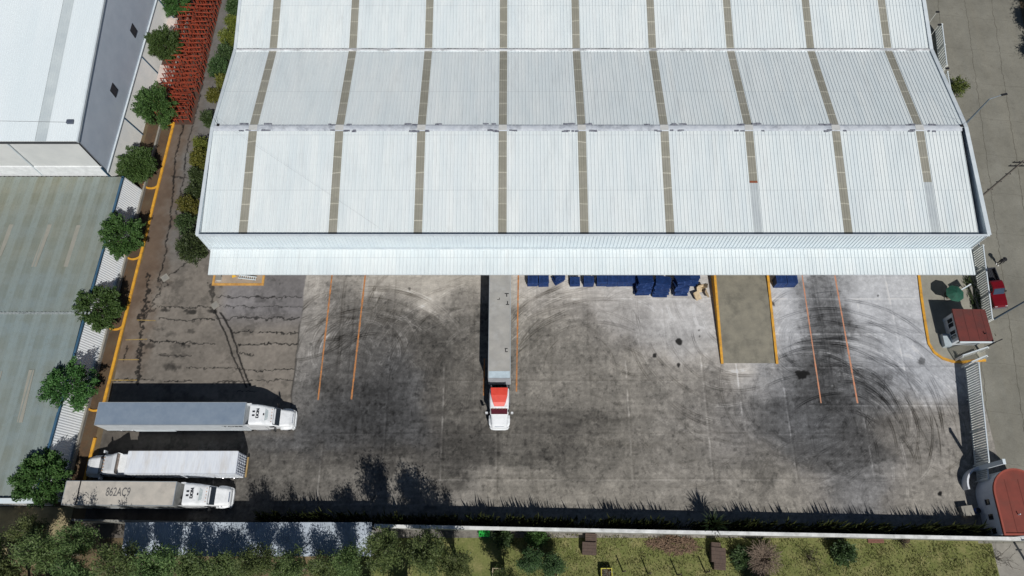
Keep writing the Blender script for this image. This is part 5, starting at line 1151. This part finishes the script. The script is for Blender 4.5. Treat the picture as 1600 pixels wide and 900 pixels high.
# ================================================================== PICKUP AND PERSON
pk = empty('pickup_truck', 'red pickup truck with an open dark bed parked beside the white picket fence', 'pickup', (61.9, 36.4, 0), R(-90 + 6.0))
M_pred = mat('dark_red_paint', lin((104, 16, 24)), lin((94, 13, 21)), scale=1, rough=.22)
S = [rr(-2.65, .9, .45, 1.05, .08), rr(-2.55, .95, .4, 1.08, .08), rr(-.7, .95, .4, 1.08, .08)]
bed = MB().box(-2.7, -.75, -.95, .95, .4, .62).box(-2.7, -.75, -.95, -.85, .62, 1.1).box(-2.7, -.75, .85, .95, .62, 1.1).box(-2.72, -2.62, -.85, .85, .62, 1.08).build('bed', mat('dark_bed', (.03, .035, .045), rough=.6), pk)
mb = MB()
for k in range(8): mb.box(-2.6, -.8, -.8 + k * .21, -.72 + k * .21, .62, .66)
mb.build('bed_liner', M_black, bed)
S = [rr(-.74, .95, .4, 1.1, .1), rr(.9, .95, .4, 1.1, .12), rr(1.9, .93, .4, 1.02, .15), rr(2.45, .88, .42, .92, .15), rr(2.62, .78, .45, .8, .12)]
MB().loft(S).build('body', M_pred, pk, fix=True)
S = [rr(-.72, .8, 1.08, 1.6, .15), rr(-.5, .82, 1.08, 1.72, .18), rr(.35, .8, 1.08, 1.72, .18), rr(.95, .78, 1.08, 1.15, .05)]
cb_ = MB().loft(S).build('cab', M_pred, pk, fix=True)
MB().hexa([(.98, -.72, 1.12), (.98, .72, 1.12), (.42, .66, 1.66), (.42, -.66, 1.66)], [(1.02, -.72, 1.16), (1.02, .72, 1.16), (.46, .66, 1.71), (.46, -.66, 1.71)]).build('windscreen', mat('blue_glass', (.04, .06, .09), rough=.05, spec=1.0), cb_, fix=True)
MB().box(-.755, -.71, -.6, .6, 1.18, 1.55).build('rear_window', M_glass, cb_)
for y in (-1, 1):
    MB().box(-.3, .6, y * .8 - .03, y * .8 + .03, 1.15, 1.5).build('side_window', M_glass, cb_); m_ = MB().box(.6, .75, y * 1.05 - .1, y * 1.05 + .1, 1.05, 1.22).build('mirror', M_black, pk)
    MB().box(2.35, 2.6, y * .66 - .15, y * .66 + .15, .72, .86).build('headlight', M_headlamp, pk)
    for x in (-1.75, 1.6): wheel(pk, x, y * .85, .36, .24)
MB().box(2.5, 2.75, -.85, .85, .35, .55).build('bumper', M_chrome, pk)
def person(loc, rz, label):
    t = empty('person', label, 'person', loc, rz)
    J = [(0, 0, .95), (0, 0, 1.2), (0, .01, 1.42), (0, .02, 1.54), (-.1, 0, .9), (-.12, .08, .5), (-.13, .02, .09), (-.13, .16, .05), (.1, 0, .9), (.12, -.04, .5), (.13, -.1, .09), (.13, .04, .05),
         (-.2, 0, 1.4), (-.27, -.02, 1.12), (-.25, .1, .88), (-.25, .14, .8), (.2, 0, 1.4), (.28, .02, 1.12), (.27, .14, .9), (.27, .18, .82)]
    Rr = [.16, .15, .16, .06, .1, .075, .05, .045, .1, .075, .05, .045, .07, .05, .042, .04, .07, .05, .042, .04]
    E_ = [(0, 1), (1, 2), (2, 3), (0, 4), (4, 5), (5, 6), (6, 7), (0, 8), (8, 9), (9, 10), (10, 11), (2, 12), (12, 13), (13, 14), (14, 15), (2, 16), (16, 17), (17, 18), (18, 19)]
    me = bpy.data.meshes.new('body'); me.from_pydata(J, E_, []); me.materials.append(mat('dark_clothes', (.018, .018, .022), rough=.9))
    o = bpy.data.objects.new('body', me); C.objects.link(o); o.parent = t
    o.modifiers.new('skin', 'SKIN'); sd = o.modifiers.new('sub', 'SUBSURF'); sd.levels = 1; sd.render_levels = 2
    for v, r_ in zip(me.skin_vertices[0].data, Rr): v.radius = (r_, r_)
    me.skin_vertices[0].data[0].use_root = True
    b = bmesh.new(); bmesh.ops.create_uvsphere(b, u_segments=14, v_segments=10, radius=.105, matrix=Matrix.Translation((0, .03, 1.62)) @ Matrix.Diagonal((.85, .95, 1.15, 1))); hm = bpy.data.meshes.new('head'); b.to_mesh(hm); b.free(); hm.materials.append(mat('skin', lin((150, 104, 80)), rough=.6))
    h = bpy.data.objects.new('head', hm); C.objects.link(h); h.parent = t
    MB().tube((0, .02, 1.68), (0, .02, 1.70), .3, .28, 18).tube((0, .02, 1.70), (0, .02, 1.80), .12, .09, 12).build('hat', M_black, t)
    for x, y in ((-.13, .12), (.13, 0)): MB().box(x - .055, x + .055, y - .13, y + .15, 0, .11).build('shoe', mat('white_shoe', lin((225, 225, 222)), rough=.6), t, bevel=.02)
p = P(1558, 413); person((p.x, p.y, 0), R(150), 'person in dark clothes, white shoes and a wide black hat on the street')

# ================================================================== LAWN THINGS
M_box = mat('weathered_wood', lin((96, 80, 70)), lin((76, 64, 58)), scale=2, rough=.9, stretch=(6, 1, 1))
def hive(px, py, w_, d_, h_, rz, label):
    p = P(px, py, h_); t = empty('wooden_box', label, 'wooden box', (p.x, p.y, 0), rz, 'wooden boxes on the lawn'); MB().box(-w_ / 2, w_ / 2, -d_ / 2, d_ / 2, .08, h_ - .05).build('body', M_box, t); mb = MB(); n = 4
    for k in range(n): mb.box(-w_ / 2 - .04, w_ / 2 + .04, -d_ / 2 - .04 + k * (d_ + .08) / n, -d_ / 2 - .06 + (k + 1) * (d_ + .08) / n, h_ - .05, h_)
    mb.build('lid', M_box, t); mb = MB()
    for x in (-w_ / 2 + .1, w_ / 2 - .1): mb.box(x - .05, x + .05, -d_ / 2, d_ / 2, 0, .08)
    mb.build('skid', M_box, t)
hive(921, 857, 1.5, 1.3, 1.0, -.05, 'larger brown wooden box standing alone on the open lawn'); hive(923.5, 840, 1.2, .85, .8, -.05, 'smaller brown wooden box between the larger one and the wall')
hive(1119, 853, .95, .7, 1.0, -.08, 'small brown box nearest the wall in the row beside the brush'); hive(1123, 867, 1.5, 1.5, 1.1, -.08, 'large brown box in the middle of the row of three'); hive(1125, 884, 1.2, .8, 1.0, -.08, 'brown box at the front of the row of three by the bottom edge')
p = P(757, 832, 1.0); gb = empty('green_bin', 'bright green box bin against the south wall', 'bin', (p.x, p.y, 0)); MB().box(-.6, .6, -.4, .4, 0, .95).build('body', mat('bright_green', lin((30, 176, 62)), lin((24, 150, 52)), scale=2, rough=.5), gb); MB().box(-.64, .64, -.44, .44, .95, 1.02).build('lid', mat('bright_green', (0, 0, 0)), gb)
mb = MB(); rng = random.Random(14); c = P(1050, 846, 0)
for _ in range(520):
    a = rng.uniform(0, 6.28); rr_ = math.sqrt(rng.random()); x = c.x + 2.9 * rr_ * math.cos(a); y = c.y - .2 + (.95 if x > c.x - 1 else .6) * rr_ * math.sin(a) - (.25 if x > c.x else 0)
    h = .5 * (1 - rr_) * rng.random() + .03; d = rng.uniform(0, 6.28) if rng.random() < .5 else rng.gauss(-.1, .5); L = rng.uniform(.3, 1.1)
    mb.tube((x - L / 2 * math.cos(d), y - L / 2 * math.sin(d), h), (x + L / 2 * math.cos(d), y + L / 2 * math.sin(d), h + rng.uniform(-.02, .25)), rng.uniform(.012, .035), n=4)
tag(mb.build('brush_pile', mat('dry_sticks', lin((150, 126, 104)), lin((92, 74, 62)), scale=6, rough=.95)), 'pile of dry brown sticks against the south wall on the lawn', 'brush pile')
for i, (px, py, lb) in enumerate(((973, 893, 'first from the left'), (1012, 896, 'second from the left'), (1058, 898, 'third from the left'), (1102, 894, 'rightmost'))):
    p = P(px, py, 0); t = empty('wooden_post', 'dark wooden post casting a thin shadow on the lawn, %s of four' % lb, 'post', (p.x, p.y, 0), 0, 'wooden posts on the lawn'); MB().tube((0, 0, 0), (0, 0, 2.0), .08, .07, 8).build('shaft', M_bark, t); MB().tube((0, 0, 2.0), (0, 0, 2.05), .1, .06, 8).build('cap', M_bark, t)
M_ylw = mat('yellow_wood', lin((206, 200, 84)), lin((180, 172, 74)), scale=2, rough=.7)
for i, (px, lb, m) in enumerate(((778, 'pale framed planter box half hidden by the olive tree', mat('pale_wood', lin((190, 176, 150)), rough=.8)), (863, 'pale green framed planter box at the foot of the dark bushy trees', mat('pale_green_wood', lin((170, 178, 120)), rough=.8)), (948, 'bright yellow framed planter box on the open lawn', M_ylw))):
    p = P(px, 897, .8); t = empty('planter_box', lb, 'planter', (p.x, p.y, 0)); s = .62
    MB().box(-s, s, s - .08, s, 0, .85).box(-s, s, -s, -s + .08, 0, .85).box(-s, -s + .08, -s + .08, s - .08, 0, .85).box(s - .08, s, -s + .08, s - .08, 0, .85).build('frame', m, t); MB().box(-s + .09, s - .09, -s + .09, s - .09, 0, .5).build('soil', M_earth, t)
    o = dense_crown(200 + i, .4, .2, 14, 22, .16, .08).build('plants', M_oliveleaf if i < 2 else leaf_mat('grey_leaf', (.12, .12, .1), (.3, .3, .26)), t); o.location = (0, 0, .6)
def bare_bush(px, py, r, h, n, m, label, seed):
    p = P(px, py, h * .5); t = empty('bare_bush', label, 'bush', (p.x, p.y, 0)); rg = random.Random(seed); mb = MB()
    for _ in range(n):
        a = rg.uniform(0, 6.28); L = rg.uniform(.5, 1); b = Vector((rg.gauss(0, .2), rg.gauss(0, .2), 0)); pr = b
        for i in range(1, 5):
            t_ = i / 4; q = Vector((b.x + math.cos(a) * r * L * t_, b.y + math.sin(a) * r * L * t_, h * math.sin(1.9 * t_) * rg.uniform(.8, 1))) + Vector((rg.gauss(0, .1), rg.gauss(0, .1), 0)); mb.tube(pr, q, .022, .012, 4); pr = q
    mb.build('twigs', m, t)
M_twig = mat('grey_twigs', lin((150, 134, 118)), lin((112, 98, 86)), scale=5, rough=.95)
bare_bush(1192, 872, 2.0, 1.9, 420, M_twig, 'large dry grey-brown bush beside the row of wooden boxes', 31)
bare_bush(1186, 890, 1.2, 1.4, 160, M_twig, 'smaller dry bush at the bottom edge below the large one', 32)
bare_bush(1268, 872, 1.3, 1.6, 26, M_bark, 'thin leafless dark bush on the lawn right of the black shade', 33)
bare_bush(1412, 846, .9, 1.2, 20, M_bark, 'thin leafless dark bush by the wall in the middle of the right lawn', 34)
bare_bush(1566, 872, 1.6, 2.0, 14, M_bark, 'thin leafless bush beside the pale path at the bottom right', 35)
shrub(1318, 864, 1.0, .95, .95, M_darkleaf, 'round clipped bush on the lawn casting a round shadow', 'clipped bushes on the lawn', 81, 'round_bush', 60)
shrub(838, 838, .8, .75, .75, M_ficus, 'round green bush against the wall behind the dark trees', 'clipped bushes on the lawn', 82, 'round_bush', 44)
shrub(1160, 872, .6, .9, .6, M_darkleaf, 'low dark bush between the wooden boxes and the dry bush', 'clipped bushes on the lawn', 83, 'low_bush', 40)
shrub(785, 838, .7, .8, .7, M_darkleaf, 'dark bush right of the bright green box against the wall', 'clipped bushes on the lawn', 84, 'low_bush', 40)
p = P(1412, 843, .5); pt = empty('flower_pot', 'dark tub at the foot of the south wall on the right lawn', 'pot', (p.x + .3, p.y, 0)); MB().tube((0, 0, 0), (0, 0, .5), .35, .42, 14).build('tub', M_black, pt); MB().tube((0, 0, .5), (0, 0, .52), .38, n=14).build('soil', M_earth, pt)
p = P(1369, 844, .2); bd = empty('board_pile', 'small pile of reddish boards against the south wall', 'boards', (p.x, p.y, 0)); mb = MB()
for k in range(4): mb.box(-.9, .9, -.3 + k * .15, -.18 + k * .15, 0, .12 + .04 * (k % 2))
mb.build('boards', mat('reddish_board', lin((130, 88, 74)), scale=4), bd)
# grass blades
rng = random.Random(77); mb = MB()
for _ in range(26000):
    x = rng.uniform(-1, 54.2); y = rng.uniform(.5, wy(x) - .25); k = math.sin(x * 1.3 + 2 * math.sin(y)) * math.sin(y * 1.7 + x * .31)
    if rng.random() > .55 + .45 * k: continue
    a = rng.uniform(0, 3.14); wd = rng.uniform(.03, .07); h = rng.uniform(.08, .3); s = Vector((math.cos(a) * wd, math.sin(a) * wd, 0)); b = Vector((x, y, -.01))
    mb.add([b - s, b + s, b + Vector((rng.gauss(0, .12), rng.gauss(0, .12), h))], [(0, 1, 2)])
tag(mb.build('grass', leaf_mat('grass_blade', (.12, .14, .045), (.32, .3, .14), .3)), 'patchy tufted grass of the lawn south of the wall', 'grass', kind='stuff')
